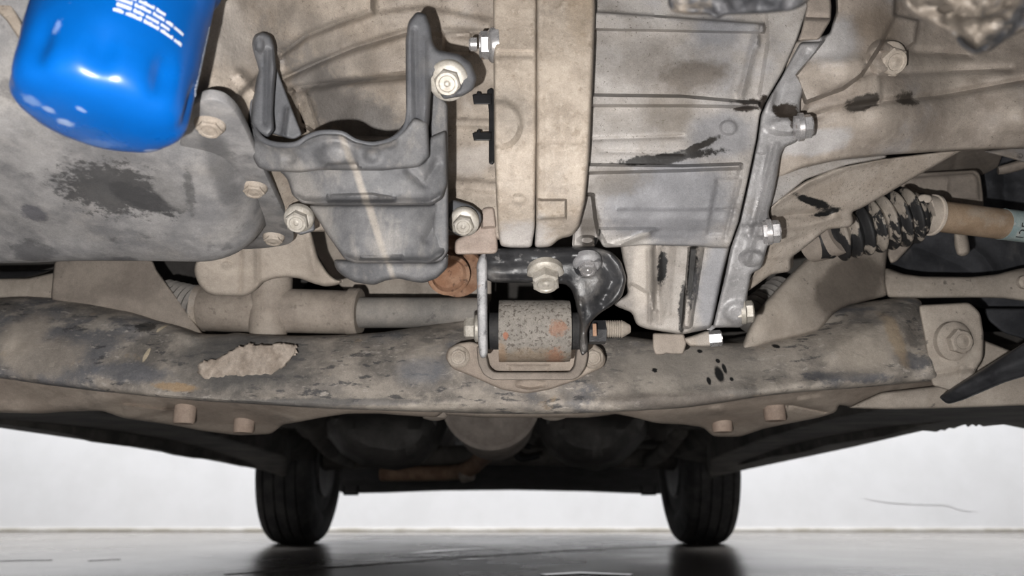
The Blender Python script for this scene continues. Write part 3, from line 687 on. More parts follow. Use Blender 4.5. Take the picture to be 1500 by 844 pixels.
m_strip = grime('glossy_black_strip', (0.020, 0.021, 0.024), (0.045, 0.047, 0.052), 30, layers=[((0.14, 0.14, 0.14), 20, 0.6, 0.72, 0.4)], rough=0.35, spec=0.5, bump=0.15, bscale=200)
m_blue = grime('blue_filter_paint', (0.0, 0.098, 0.40), (0.0, 0.115, 0.48), 10, layers=[((0.10, 0.28, 0.62), 70, 0.70, 0.76, 0.5), ((0.30, 0.42, 0.66), 240, 0.72, 0.76, 0.6)], rough=0.30, spec=0.5, bump=0.04, bscale=60, grain=0.05,
    spots=[spotz(97, 172, .267, 11, 5, (0.36, 0.47, 0.70), 0.7, 0.6, 260, 0.3, 0.8), spotz(72, 156, .267, 8, 4, (0.36, 0.47, 0.70), 0.7, 0.8, 260, 0.3, 0.7), spotz(45, 148, .267, 14, 6, (0.25, 0.38, 0.66), 0.8, 0.9, 260, 0.6, 0.6), spotz(222, 216, .267, 9, 4, (0.4, 0.5, 0.74), 0.6, 0.5, 260, 0, 0.8), spotz(120, 152, .267, 5, 4, (0.3, 0.42, 0.7), 0.7, 0.8, 260, 0.5, 0.8), spot(92, 48, .247, 6, 11, (0.25, 0.38, 0.75), 0.5, 1.2, 400, 0.2, 0.7), spot(255, 95, .247, 6, 10, (0.12, 0.26, 0.62), 0.9, 0.5, 200, 0, 0.7), spotz(140, 205, .267, 40, 7, (0.10, 0.24, 0.60), 0.9, 0.9, 200, 0.25, 0.6)])
m_white = grime('white_print', (0.72, 0.76, 0.82), (0.8, 0.83, 0.88), 60, rough=0.5, bump=0)
m_label = grime('grey_worn_print', (0.20, 0.24, 0.30), (0.30, 0.33, 0.38), 200, rough=0.5, bump=0)
m_sticker = grime('teal_paper_sticker', (0.30, 0.44, 0.44), (0.42, 0.53, 0.51), 60, layers=[((0.62, 0.62, 0.58), 80, 0.58, 0.7, 0.7)], rough=0.7, bump=0.1)
# ------------------------------------------------------------------ oil filter
FB = CAM + ray(144, 172) * 0.31                        # centre of the end face
FR = 0.0342
fax = Vector((0.05, 0.035, 1)).normalized()
flt = thing('oil_filter', 'bright blue spin-on oil filter hanging in front of the oil pan', 'oil filter', FB)
def flute(th, t):
    w = float(sm(1 - abs(t - 0.012) / 0.017)) if t < 0.029 else 0
    c = 0.5 + 0.5 * math.cos(9 * th + 0.6)
    return 1 - 0.085 * w * c ** 2
prof = [(-0.0048, 0.001), (-0.0043, 0.0115), (-0.0032, 0.0206), (-0.0016, 0.0266), (0.0002, 0.0303), (0.0023, 0.0323), (0.0052, 0.0336), (0.009, 0.0341)]
prof += [(0.012 + 0.003 * k, FR) for k in range(8)] + [(0.05, FR), (0.075, FR), (0.077, FR + 0.002), (0.080, FR + 0.002), (0.081, 0.02)]
lathe('can', FB, fax, prof, m_blue, flt, 108, mod=flute, angle=60)
fa, fu, fw = frame(fax)
def fpos(th, t, r=FR + 0.00015): return FB + fa * t + fu * (r * math.cos(th)) + fw * (r * math.sin(th))
def fth(px, py, t):                                    # angle on the can facing a picture column
    best = min((k * 0.01 for k in range(629)), key=lambda a: (proj(fpos(a, t))[0] - px) ** 2 + (1e6 if (fpos(a, t) - FB - fa * t).dot(ray(px, py)) > 0 else 0))
    return best
def proj(p):
    d = Vector(p) - CAM; f = d.y * _c + d.z * _s; up = -d.y * _s + d.z * _c
    return (CX + FPX * d.x / f, CY - FPX * up / f)
v, fc = [], []
def dash(th0, th1, t0, t1):
    b = len(v); n = 3
    for k in range(n + 1):
        th = th0 + (th1 - th0) * k / n
        for t in (t0, t1):
            v.append(fpos(th, t, FR + 0.0002)); v.append(fpos(th, t, FR - 0.0004))
    for k in range(n):
        q = b + k * 4
        fc.extend([(q, q + 4, q + 6, q + 2), (q + 1, q + 3, q + 7, q + 5), (q, q + 1, q + 5, q + 4), (q + 2, q + 6, q + 7, q + 3)])
    fc.append((b, b + 2, b + 3, b + 1)); e = b + 4 * n; fc.append((e, e + 1, e + 3, e + 2))
rr = random.Random(3)
lo_t = 0.030
tha, thb = fth(165, 5, lo_t), fth(265, 55, lo_t)
sg = 1 if thb > tha else -1
for row, (t, a0, a1) in enumerate(((lo_t, tha, thb), (lo_t + 0.0026, tha + 0.02, thb - 0.22 * sg), (lo_t + 0.0052, tha, thb - 0.02 * sg), (lo_t + 0.0078, tha, thb - 0.3 * sg))):
    th = a0
    while (a1 - th) * sg > 0.02:
        n = rr.randint(3, 8)
        for k in range(n):
            wd = rr.uniform(0.018, 0.030)
            hh = rr.choice((0.0011, 0.0011, 0.0015))
            if (a1 - th) * sg > 0.0: dash(th, th + sg * wd, t, t + hh)
            th += sg * (wd + 0.005)
        th += sg * 0.022
build('printed_text', v, fc, m_white, flt, 'rows of tiny white lettering')
v, fc = [], []
thl = fth(300, 40, 0.03)
for k in range(16): dash(thl - 0.06 + 0.01 * (k % 2), thl + 0.10, 0.022 + k * 0.0022, 0.0232 + k * 0.0022)
build('printed_label', v, fc, m_label, flt, 'worn grey printed band along the right side')

# ------------------------------------------------------------------ oil pan
pan = thing('oil_pan', 'dusty dark grey oil pan with bolted flange behind the blue filter', 'oil pan', (-0.3, 0.4, 0.27))
nx, ny = 110, 56
X0, X1, Y0, Y1 = -0.62, -0.1, 0.262, 0.512
xs = np.linspace(X0, X1, nx + 1); ys_ = np.linspace(Y0, Y1, ny + 1)
def panyf(x): return 0.298 + 0.037 * float(sm((x + 0.235) / 0.06))
def panz(x, y):
    xr = -0.1665 + (0.455 - y) * 0.20
    z = 0.272 + 0.26 * max(0.0, 0.47 - y)
    q = min(1, max(0, (x - (xr - 0.042)) / 0.042)); z += 0.034 * (1 - math.sqrt(1 - q * q))
    q = min(1, max(0, (y - 0.472) / 0.030)); z += 0.05 * (1 - math.sqrt(max(0, 1 - q * q)))
    t = max(0, panyf(x) + 0.05 - y); z += 0.8 * t * t / (t + 0.02)
    z += 0.0022 * mnoise.noise((x * 14, y * 18, 1)) + 0.0012 * math.sin(x * 40 + y * 25) * (y < 0.47)
    z -= 0.003 * math.exp(-((x + 0.29) / 0.05) ** 2 - ((y - 0.46) / 0.012) ** 2)
    return min(z, 0.345 - 0.039 * float(sm((x + 0.23) / 0.05)))
v, fc = [], []
for y in ys_:
    for x in xs:
        xr = -0.1665 + (0.455 - y) * 0.20
        x_ = min(x, xr); y_ = max(y, panyf(x_)); x_ = min(x_, -0.1665 + (0.455 - y_) * 0.20); v.append((x_, y_, panz(x_, y_)))
n0 = len(v); W = nx + 1
v += [(a, b, c + 0.006) for a, b, c in v]
for j in range(ny):
    for i in range(nx):
        a = j * W + i; fc.append((a, a + 1, a + W + 1, a + W)); fc.append((a + n0, a + W + n0, a + W + 1 + n0, a + 1 + n0))
for i in range(nx):
    a = i; fc.append((a, a + n0, a + 1 + n0, a + 1)); a = ny * W + i; fc.append((a, a + 1, a + 1 + n0, a + n0))
for j in range(ny):
    a = j * W; fc.append((a, a + W, a + W + n0, a + n0)); a = j * W + nx; fc.append((a, a + n0, a + W + n0, a + W))
me_o = build('pan_body', v, fc, m_pan, pan)
bm = bmesh.new(); bm.from_mesh(me_o.data); bmesh.ops.remove_doubles(bm, verts=bm.verts, dist=1e-5); bmesh.ops.recalc_face_normals(bm, faces=bm.faces); bm.to_mesh(me_o.data); bm.free()
for p in me_o.data.polygons: p.use_smooth = True
def zplate(name, ol, z, th, mat, parent, bevel=0.001, passes=3, step=6, label=None):
    o = resample(ol, step, True, passes)
    lo = [PZ(a, b, z) for a, b in o]; hi = [p + Vector((0, 0, th)) for p in lo]
    n = len(lo)
    f = [list(range(n)), [n + i for i in reversed(range(n))]] + [[i, (i + 1) % n, n + (i + 1) % n, n + i] for i in range(n)]
    return build(name, lo + hi, f, mat, parent, label, 40, bevel)
zplate('flange', [(268, 175), (284, 152), (305, 144), (330, 150), (348, 168), (362, 195), (374, 225), (392, 262), (410, 300), (426, 332), (433, 348), (428, 358), (400, 363), (365, 366), (345, 366), (300, 320), (260, 240)], 0.304, 0.006, m_pan, pan)
for px, py in ((308, 181), (373, 273), (401, 346)):
    bolt(PZ(px, py, 0.304), (0.05, -0.18, -1), 0.0066, 0.0055, m_boltdust, pan, 1.18, 0.5)

# ------------------------------------------------------------------ engine block
eng = thing('engine_block', 'tan dusty engine block casting with curved ribs above the plastic bracket', 'engine block', P(500, 100, 0.47))
sculpt('block_wall', [(262, -30), (735, -30), (735, 352), (700, 350), (655, 338), (430, 340), (400, 300), (372, 235), (345, 165), (300, 148), (262, 160)],
       [(280, 0, .335), (300, 120, .352), (360, 160, .375), (400, 40, .39), (700, 0, .435), (500, 50, .43), (420, 310, .47), (410, 220, .42), (600, 180, .485), (700, 330, .475), (700, 170, .465)], 0.08, m_dustmetal, eng, step=3.2, nz=(0.003, 40),
       feats=[('p', [(262, -30), (545, -30), (545, 18), (500, 33), (450, 53), (412, 80), (380, 110), (340, 150), (262, 160)], 0.010, 11),
              ('p', [(412, 82), (450, 55), (500, 35), (545, 20), (620, 10), (720, 30), (720, 60), (600, 46), (520, 70), (470, 91), (415, 116)], 0.004, 10),
              ('p', [(430, 130), (500, 122), (600, 113), (640, 110), (640, 205), (470, 200), (440, 180)], -0.010, 6),
              ('r', [(412, 80), (450, 53), (500, 33), (545, 18), (545, -20)], 5, 0.006), ('r', [(415, 116), (470, 91), (520, 71), (600, 47)], 5, 0.007), ('r', [(415, 136), (500, 121), (600, 112)], 5, 0.008),
              ('R', [(442, 140), (458, 190)], 9, 0.006, 4), ('r', [(650, 45), (722, 48)], 4, -0.004), ('p', [(650, 48), (690, 48), (690, 78), (650, 78)], -0.006, 5),
              ('R', [(655, 180), (725, 182)], 6, 0.004, 6), ('R', [(655, 270), (725, 275)], 8, 0.004, 8), ('r', [(350, 110), (385, 150), (392, 190)], 8, 0.005)])
def slabY(off): return vprof((-20, .398 + off), (100, .402 + off), (200, .411 + off), (270, .422 + off), (320, .437 + off), (362, .468 + off))
sculpt('block_flange', [(722, -25), (786, -25), (786, 200), (784, 330), (779, 363), (748, 363), (733, 361), (729, 335), (724, 230)], slabY(0.002), 0.05, m_ring, eng, rim=(5, 0.005),
       feats=[('b', 733, 182, 34, 38, 0.004, 0.25), ('b', 760, 292, 14, 9, 0.0025, 0.6), ('p', [(722, 74), (786, 74), (786, 84), (722, 84)], -0.0015, 4)])
sculpt('lower_tab', [(666, 373), (666, 352), (690, 340), (702, 318), (707, 304), (724, 303), (730, 366), (727, 372)], [(690, 350, .472)], 0.03, m_redbrown, eng, rim=(4, 0.003),
       feats=[('p', [(704, 300), (728, 300), (728, 332), (706, 334)], 0.006, 4)])
sculpt('block_corner', [(-40, -40), (75, -40), (62, 10), (46, 45), (36, 75), (20, 62), (-40, -5)], [(20, 10, .335)], 0.04, m_dustmetal, eng, rim=(4, 0.004))
sculpt('gasket_rail', [(-40, -12), (-40, -40), (2, -14), (16, 4), (30, 28), (40, 52), (34, 66), (24, 52), (8, 28)], [(10, 20, .30)], 0.015, m_dustmetal, eng, rim=(4, 0.004))
bx = P(708, 66, .415)
bolt(P(724, 66, .412), (-1, -0.05, -0.05), 0.0088, 0.0098, m_chrome, eng, 1.25, 0.35, spin=0.5, label='bright zinc bolt')
lathe('bolt_shank', P(699, 65, .412), (-1, 0, 0), [(0, 0.0045), (0.004, 0.0045), (0.0052, 0.0035)], m_chrome, eng, 16)
# black clip strip
clip = thing('wiring_clip', 'black plastic clip strip with two teeth on the block edge', 'clip', P(718, 180, .45))
sculpt('clip_strip', [(713, 132), (720, 128), (725, 134), (725, 236), (722, 242), (716, 240), (716, 165)], [(720, 180, .452)], 0.012, m_blk, clip, rim=(2, 0.001), step=3, passes=1)
for y0, h in ((137, 16), (193, 13)):
    sculpt('clip_tooth', [(692, y0 + 2), (698, y0 + 1), (699, y0 - 3), (704, y0 - 2), (705, y0 + 1), (720, y0), (720, y0 + h), (694, y0 + h)], [(706, y0, .450)], 0.010, m_blk, clip, rim=(2, 0.001), step=3, passes=0)

# ------------------------------------------------------------------ stepped plastic bracket with prongs
pb = thing('plastic_bracket', 'dark grey stepped plastic bracket with two upright prongs and bolts', 'bracket', P(540, 300, .43))
sculpt('prong', [(367, 64), (372, 51), (385, 46), (397, 52), (402, 66), (405, 100), (402, 130), (400, 165), (402, 192), (392, 203), (377, 196), (367, 178), (369, 150), (378, 104), (371, 82)], [(385, 50, 0.362), (385, 190, 0.374)], 0.030, m_plastic2, pb, rim=(7, 0.006), step=3,
       feats=[('r', [(392, 75), (390, 180)], 4, -0.003), ('b', 380, 66, 8, 14, -0.003, 0.6)])
sculpt('prong_fin', [(402, 90), (412, 118), (428, 160), (443, 198), (430, 205), (398, 196), (398, 150)], [(410, 100, 0.380), (430, 200, 0.392)], 0.012, m_plastic2, pb, rim=(3, 0.002), step=3,
       feats=[('r', [(420, 160), (415, 198)], 3, 0.003)])
sculpt('prong', [(595, 165), (594, 60), (598, 32), (610, 17), (624, 20), (631, 40), (634, 62), (641, 73), (672, 79), (690, 92), (699, 114), (694, 131), (678, 141), (650, 146), (641, 132), (633, 112), (629, 180), (622, 206), (605, 207), (592, 190)], [(610, 20, 0.362), (610, 200, 0.372), (690, 110, 0.372)], 0.028, m_plastic2, pb, rim=(7, 0.006), step=3,
       feats=[('r', [(607, 45), (610, 180)], 4, -0.003), ('r', [(622, 60), (622, 190)], 4, 0.002), ('b', 655, 118, 24, 24, -0.004, 0.3)])
sculpt('side_flange', [(627, 100), (640, 135), (656, 152), (657, 368), (648, 382), (630, 386), (636, 300), (628, 200)], [(640, 150, 0.393), (640, 380, 0.416)], 0.018, m_plastic, pb, rim=(5, 0.004), step=3.5)
sculpt('upper_tier', [(367, 176), (378, 200), (398, 212), (432, 213), (452, 201), (470, 195), (500, 196), (520, 207), (545, 212), (572, 207), (592, 190), (606, 172), (627, 178), (630, 230), (614, 245), (560, 250), (530, 250), (470, 249), (440, 253), (395, 251), (378, 246), (368, 226)],
       [(370, 210, 0.376), (440, 215, 0.366), (490, 215, 0.360), (550, 215, 0.365), (620, 205, 0.374), (500, 250, 0.370)], 0.05, m_plastic, pb, rim=(6, 0.005), step=3.5,
       feats=[('r', [(380, 204), (400, 214), (432, 215), (455, 203), (472, 198), (500, 199), (520, 210), (548, 215), (575, 209)], 5, 0.004), ('b', 492, 228, 36, 26, 0.005, 0.7), ('p', [(472, 252), (480, 240), (522, 239), (530, 252)], -0.006, 4),
              ('b', 425, 232, 14, 12, -0.003, 0.8), ('b', 545, 228, 16, 14, -0.003, 0.8)])
tube('rim_bead', [P(371, 140, .378), P(369, 176, .379), P(380, 200, .372), P(400, 211, .368), P(432, 212, .364), P(452, 201, .361), P(471, 195, .358), P(500, 196, .358), P(520, 207, .361), P(545, 212, .364), P(572, 206, .368), P(592, 190, .371), P(599, 165, .371), P(600, 120, .369)], M(4.5, 480, 200, .36), m_plastic2, pb, 10)
sculpt('middle_tier', [(405, 246), (440, 246), (622, 238), (630, 200), (654, 190), (656, 270), (648, 292), (632, 301), (470, 301), (442, 298), (428, 286), (421, 262)],
       [(425, 270, 0.394), (480, 250, 0.385), (600, 250, 0.385), (650, 250, 0.396), (540, 298, 0.388)], 0.05, m_plastic, pb, rim=(6, 0.006), step=3.5,
       feats=[('r', [(432, 290), (446, 297), (630, 297), (648, 286)], 5, 0.006), ('p', [(480, 286), (545, 284), (580, 290), (580, 295), (480, 295)], -0.004, 4), ('r', [(600, 250), (622, 270), (640, 240)], 6, -0.003)])
sculpt('lower_tier', [(452, 300), (632, 300), (656, 290), (657, 360), (648, 377), (630, 386), (520, 386), (505, 380), (480, 345)],
       [(465, 310, 0.411), (520, 310, 0.402), (610, 310, 0.402), (650, 320, 0.414), (570, 380, 0.405)], 0.05, m_plastic, pb, rim=(6, 0.006), step=3.5,
       feats=[('r', [(507, 378), (520, 383), (630, 383), (650, 370)], 5, 0.006), ('r', [(625, 350), (643, 315)], 6, -0.003), ('p', [(528, 376), (590, 374), (592, 381), (528, 381)], -0.003, 3)])
sculpt('foot_tier', [(488, 380), (640, 384), (657, 370), (656, 392), (640, 408), (620, 415), (600, 412), (585, 408), (565, 411), (548, 418), (520, 414), (503, 405), (492, 395)],
       [(500, 390, 0.425), (570, 390, 0.417), (650, 390, 0.427), (570, 412, 0.421)], 0.04, m_plastic, pb, rim=(8, 0.008), step=3.5)
bolt(P(657, 118, .375), (-0.02, -0.72, -0.70), 0.0078, 0.0095, m_bolt, pb, 1.5, 0.3, spin=0.25)
bolt(P(438, 320, .438), (0.05, -0.72, -0.70), 0.0072, 0.009, m_bolt, pb, 1.3, 0.3, spin=0.1)
bolt(P(680, 325, .448), (-0.02, -0.72, -0.70), 0.0068, 0.009, m_bolt, pb, 1.45, 0.3, spin=0.3)
sculpt('bolt_ear', [(655, 300), (662, 292), (690, 300), (705, 312), (706, 325), (692, 340), (672, 346), (655, 335)], [(680, 320, .450)], 0.012, m_plastic2, pb, rim=(4, 0.003), step=3)
sculpt('bolt_ear', [(422, 300), (440, 297), (460, 318), (462, 338), (440, 345), (424, 336)], [(440, 320, .442)], 0.012, m_plastic2, pb, rim=(4, 0.003), step=3)

# ------------------------------------------------------------------ gearbox
gb = thing('gearbox', 'ribbed aluminium gearbox housing with oil stains right of the vertical flange', 'gearbox', P(980, 250, .45))
sculpt('housing_flange', [(786, -25), (870, -25), (872, 8), (869, 100), (863, 230), (857, 295), (848, 333), (838, 346), (820, 350), (806, 362), (783, 363), (785, 330)], slabY(0.0), 0.05, m_ring, gb, rim=(6, 0.006),
       feats=[('p', [(785, 293), (829, 293), (829, 319), (785, 321)], 0.006, 4), ('r', [(786, 208), (868, 208)], 3, -0.0008), ('R', [(800, -20), (800, 280)], 1.5, -0.0005)])
transY = vprof((-20, .424), (100, .428), (160, .433), (240, .442), (300, .451), (345, .462), (362, .478))
sculpt('housing', [(855, -25), (1195, -25), (1186, 5), (1168, 58), (1147, 105), (1122, 148), (1113, 168), (1108, 205), (1096, 262), (1082, 325), (1068, 364), (1020, 361), (940, 359), (912, 362), (884, 363), (876, 348), (870, 365), (838, 365), (840, 330), (850, 260)],
       transY, 0.07, m_trans, gb, rim=(3, 0.003), step=3.2, nz=(0.0015, 45),
       feats=[('p', [(868, 17), (1119, 35), (1119, 48), (868, 43)], 0.008, 4), ('b', 1117, 42, 6, 8, 0.004, 0.5), ('p', [(862, 139), (1000, 141), (1112, 151), (1112, 157), (1000, 155), (862, 155)], 0.007, 5),
              ('p', [(850, 241), (1000, 243), (1085, 240), (1085, 247), (1000, 250), (850, 254)], 0.006, 5), ('r', [(868, 204), (1000, 200)], 3, -0.0012), ('r', [(880, 222), (1000, 225)], 3, -0.0008),
              ('r', [(1108, 52), (1098, 90), (1086, 138)], 6, 0.005), ('p', [(1120, -20), (1195, -20), (1168, 58), (1147, 105), (1122, 148), (1112, 140), (1125, 60)], 0.004, 6),
              ('b', 1067, 187, 14, 12, 0.002, 0.3), ('p', [(1050, 262), (1085, 262), (1065, 345), (1035, 345)], -0.002, 6), ('r', [(1085, 250), (1062, 350)], 3, -0.0012), ('r', [(905, 307), (1085, 307)], 2, 0.0008),
              ('p', [(888, 358), (876, 335), (955, 335), (965, 336), (906, 362)], 0.004, 5), ('r', [(902, 361), (950, 343)], 4, 0.004), ('p', [(846, 285), (868, 285), (872, 320), (880, 362), (838, 362)], -0.010, 6), ('b', 860, 352, 16, 8, 0.006, 0.5),
              ('b', 1110, 62, 5, 12, 0.003, 0.6), ('b', 1072, 330, 26, 40, 0.0015, 0.8)])
sculpt('lower_housing', [(908, 355), (1070, 358), (1058, 405), (1045, 470), (1040, 482), (1000, 490), (985, 488), (946, 482), (932, 476), (926, 458), (905, 450), (898, 446), (920, 430)],
       [(930, 365, .492), (1050, 365, .482), (930, 470, .51), (1040, 475, .50)], 0.05, m_tlow, gb, rim=(6, 0.006), step=3.5, nz=(0.001, 30),
       feats=[('p', [(905, 355), (957, 355), (957, 452), (950, 430), (925, 415), (905, 445)], 0.004, 6), ('r', [(962, 362), (966, 470)], 5, -0.004), ('p', [(1010, 362), (1030, 362), (1012, 480), (1000, 480)], -0.006, 5), ('r', [(985, 365), (978, 460)], 4, 0.002), ('r', [(950, 368), (952, 470)], 3, 0.003),
              ('r', [(965, 410), (960, 455)], 3, -0.002), ('p', [(1025, 360), (1072, 360), (1042, 480), (1010, 482)], 0.005, 8), ('b', 961, 456, 4, 4, 0.002, 0.6)])
sculpt('drain_boss', [(956, 488), (1002, 489), (1006, 503), (1001, 519), (980, 519), (977, 516), (973, 520), (960, 520), (956, 510)], [(980, 500, .53)], 0.03, m_brown, gb, rim=(3, 0.003), step=3, passes=1)
sculpt('lower_lug', [(1000, 496), (1020, 490), (1036, 484), (1048, 486), (1050, 503), (1040, 508), (1010, 508)], [(1025, 495, .52)], 0.02, m_dustmetal, gb, rim=(5, 0.005), step=3)
bolt(P(1046, 496, .52), (1, -0.2, 0.05), 0.0058, 0.0055, m_chrome, gb, 0, spin=0.2, label='pale bolt on the lower lug')
sculpt('metal_tag', [(1033, 482), (1044, 476), (1049, 480), (1041, 485)], [(1040, 480, .505)], 0.002, m_chrome, gb, rim=(1, 0.0005), step=2, passes=0)

# ------------------------------------------------------------------ gearbox end cover (right of the seam)
ec = thing('gearbox_cover', 'bare grey aluminium gearbox end cover strip with side bolts along the seam', 'gearbox cover', P(1110, 300, .45))
covY = vprof((-20, .421), (100, .427), (160, .432), (240, .441), (330, .454), (400, .464), (480, .492))
sculpt('cover_casting', [(1172, 62), (1210, 60), (1195, 95), (1180, 120), (1172, 150), (1172, 168), (1178, 172), (1178, 197), (1166, 208), (1150, 214), (1143, 228), (1138, 260), (1133, 285), (1126, 312), (1127, 322), (1130, 326), (1130, 352), (1124, 362), (1120, 378), (1115, 394), (1101, 400), (1097, 420), (1093, 440), (1092, 474), (1086, 480), (1044, 480), (1062, 405), (1070, 365), (1084, 325), (1098, 262), (1110, 205), (1115, 168), (1124, 148), (1148, 107)],
       covY, 0.05, m_cover, ec, rim=(5, 0.005), step=3.5,
       feats=[('b', 1150, 185, 34, 15, 0.005, 0.5), ('b', 1115, 338, 24, 14, 0.005, 0.5), ('b', 1103, 378, 22, 14, 0.005, 0.5), ('b', 1080, 458, 24, 20, 0.005, 0.5), ('r', [(1138, 215), (1125, 270), (1108, 330), (1095, 380)], 5, 0.003), ('r', [(1130, 215), (1112, 290), (1098, 345)], 4, -0.003), ('r', [(1180, 80), (1150, 120), (1140, 155)], 8, -0.004), ('b', 1125, 140, 14, 26, 0.004, 0.6),
              ('p', [(1108, 225), (1122, 225), (1100, 330), (1085, 330)], -0.002, 4)])
for x, y, Y, r, m, lb in ((1175, 186, .421, .0078, m_chrome, 'bright bolt on the upper boss'), (1128, 340, .444, .0074, m_chrome, 'bright bolt at mid height of the seam'), (1090, 457, .485, .0074, m_bolt, 'dusty bolt near the bottom of the seam')):
    bolt(P(x, y, Y), (1, -0.25, 0.0), r, 0.0062, m, ec, 1.15, 0.2, spin=0.2, label=lb)
sb = thing('bracket_block', 'square tan bracket block at the top beside the gearbox seam', 'bracket', P(1195, 30, .40))
sculpt('block', [(1176, -20), (1214, -20), (1218, 8), (1217, 30), (1200, 58), (1168, 60), (1174, 45), (1182, 10)], [(1195, 20, .395)], 0.03, m_brown, sb, rim=(4, 0.003), step=3.5, passes=1, feats=[('r', [(1182, 25), (1216, 26)], 4, -0.002), ('p', [(1175, 28), (1217, 28), (1217, 60), (1170, 60)], 0.003, 4)])
# ------------------------------------------------------------------ differential housing and its leaf-shaped web
df = thing('differential_housing', 'dusty tan differential casting with a large bolt, reaching to the right edge', 'differential', P(1330, 150, .46))
sculpt('casting', [(1150, 62), (1215, 50), (1225, 15), (1222, -25), (1560, -25), (1560, 216), (1450, 219), (1380, 222), (1300, 227), (1230, 234), (1175, 246), (1140, 262), (1128, 270), (1120, 240), (1150, 150)],
       [(1180, 100, .438), (1250, 30, .428), (1350, 60, .452), (1500, 60, .46), (1200, 190, .448), (1300, 190, .445), (1500, 180, .452), (1150, 255, .47), (1300, 224, .468), (1500, 216, .475), (1400, 120, .462)], 0.08, m_diff, df, rim=(5, 0.006), step=3.5, nz=(0.002, 40),
       feats=[('p', [(1222, -25), (1312, -25), (1310, 25), (1288, 70), (1262, 110), (1235, 130), (1180, 150), (1165, 110), (1205, 60), (1225, 20)], 0.012, 6), ('r', [(1168, 178), (1220, 161), (1290, 149), (1380, 139), (1500, 117)], 5, -0.005), ('r', [(1290, 108), (1380, 104), (1480, 100)], 5, -0.003),
              ('p', [(1310, 22), (1345, 30), (1340, 62), (1315, 80), (1290, 75)], 0.006, 5), ('r', [(1340, 75), (1420, 80)], 6, -0.004), ('b', 1296, 84, 28, 28, 0.008, 0.3), ('r', [(1140, 120), (1200, 95), (1260, 90)], 10, 0.003), ('p', [(1170, 178), (1290, 150), (1290, 105), (1250, 118), (1185, 150)], 0.004, 8)])
bolt(P(1300, 89, .436), (0.12, -0.75, -0.62), 0.0095, 0.010, m_boltdust, df, 1.35, 0.25, spin=0.35)
sculpt('web', [(1126, 305), (1150, 285), (1180, 265), (1220, 247), (1290, 233), (1380, 222), (1412, 219), (1400, 226), (1340, 260), (1300, 284), (1262, 305), (1247, 311), (1251, 325), (1246, 333), (1212, 336), (1192, 352), (1172, 368), (1158, 378), (1158, 398), (1130, 402), (1112, 415), (1094, 428), (1088, 425), (1105, 398), (1122, 372), (1132, 335)],
       [(1130, 310, .478), (1220, 250, .475), (1400, 222, .488), (1250, 325, .515), (1110, 415, .505), (1160, 390, .515)], 0.035, m_leaf, df, rim=(4, 0.004), step=3.5,
       feats=[('r', [(1130, 318), (1170, 314), (1210, 312)], 6, -0.006), ('r', [(1145, 335), (1190, 328), (1225, 318)], 5, 0.003), ('r', [(1128, 303), (1180, 270), (1240, 245), (1300, 233)], 4, 0.003), ('p', [(1120, 380), (1160, 378), (1158, 398), (1112, 415), (1090, 428)], -0.003, 5), ('r', [(1135, 365), (1185, 345)], 5, -0.002)])
sculpt('web_edge', [(1126, 262), (1170, 246), (1220, 234), (1300, 226), (1300, 231), (1240, 242), (1180, 263), (1128, 304), (1122, 300)], [(1180, 250, .473)], 0.02, m_trans, df, rim=(3, 0.003), step=3.5)

# ------------------------------------------------------------------ right drive shaft
ds = thing('drive_shaft', 'brown drive shaft with muddy ribbed black rubber boot on the right', 'drive shaft', P(1300, 320, .6))
b0, b1 = P(1212, 350, .585), P(1352, 311, .570)
ba = (b1 - b0); bl = ba.length; bd = ba.normalized()
rr_ = M(42, 1300, 320, .575)
prof = [(-0.01, rr_ * 0.62), (0.0, rr_ * 0.72)]
for k in range(7):
    t0 = bl * (0.06 + 0.125 * k); q = rr_ * (0.92 + 0.02 * k if k < 5 else 1.02 - 0.02 * (k - 5))
    prof += [(t0, q * 0.70), (t0 + bl * 0.02, q * 0.78), (t0 + bl * 0.042, q * 0.98), (t0 + bl * 0.058, q), (t0 + bl * 0.075, q * 0.98), (t0 + bl * 0.10, q * 0.78)]
prof += [(bl * 0.955, rr_ * 0.78), (bl * 0.97, rr_ * 0.7), (bl * 1.03, rr_ * 0.66)]
lathe('rubber_boot', b0, bd, prof, m_cvboot, ds, 64, angle=60)
sx0, sx1 = P(1345, 313, .5705), P(1680, 355, .612)
sd = (sx1 - sx0).normalized(); sl = (sx1 - sx0).length
rs = M(22.5, 1420, 320, .58)
lathe('shaft', sx0, sd, [(0, rs), (sl, rs)], m_shaft, ds, 40)
rc = M(29, 1357, 313, .57)
ck = lathe('boot_clamp', P(1346, 313, .5705), sd, [(0, rc * 0.96), (0.0008, rc), (0.0105, rc * 0.97), (0.011, rc * 1.05), (0.013, rc * 1.05), (0.0135, rc * 0.8)], m_tanplate, ds, 48)
sculpt('clamp_ear', [(1344, 287), (1352, 284), (1364, 286), (1367, 292), (1362, 298), (1345, 296)], [(1355, 290, .553)], 0.008, m_tanplate, ck, rim=(3, 0.002), step=2.5)
lathe('inner_joint', P(1185, 362, .60), (b0 - P(1185, 362, .60)), [(0, M(24, 1200, 355, .59)), (0.012, M(28, 1200, 355, .59)), (0.030, M(30, 1200, 355, .59))], m_brown, ds, 36)
st0 = min((sx0 + sd * (k * 0.0005) for k in range(60, 400)), key=lambda q: abs(proj(q - Vector((0, rs, 0)))[0] - 1481))
stk = lathe('paper_sticker', st0, sd, [(0, rs * 1.005), (0.0, rs * 1.02), (0.04, rs * 1.02), (0.04, rs * 1.005)], m_sticker, ds, 40, label='teal paper sticker with digits')
fcu = bpy.data.curves.new('digits', 'FONT'); fcu.body = '125'; fcu.size = 0.011; fcu.align_x = 'CENTER'
fo = bpy.data.objects.new('digits_tmp', fcu); COL.objects.link(fo)
dg = bpy.context.evaluated_depsgraph_get(); dg.update()
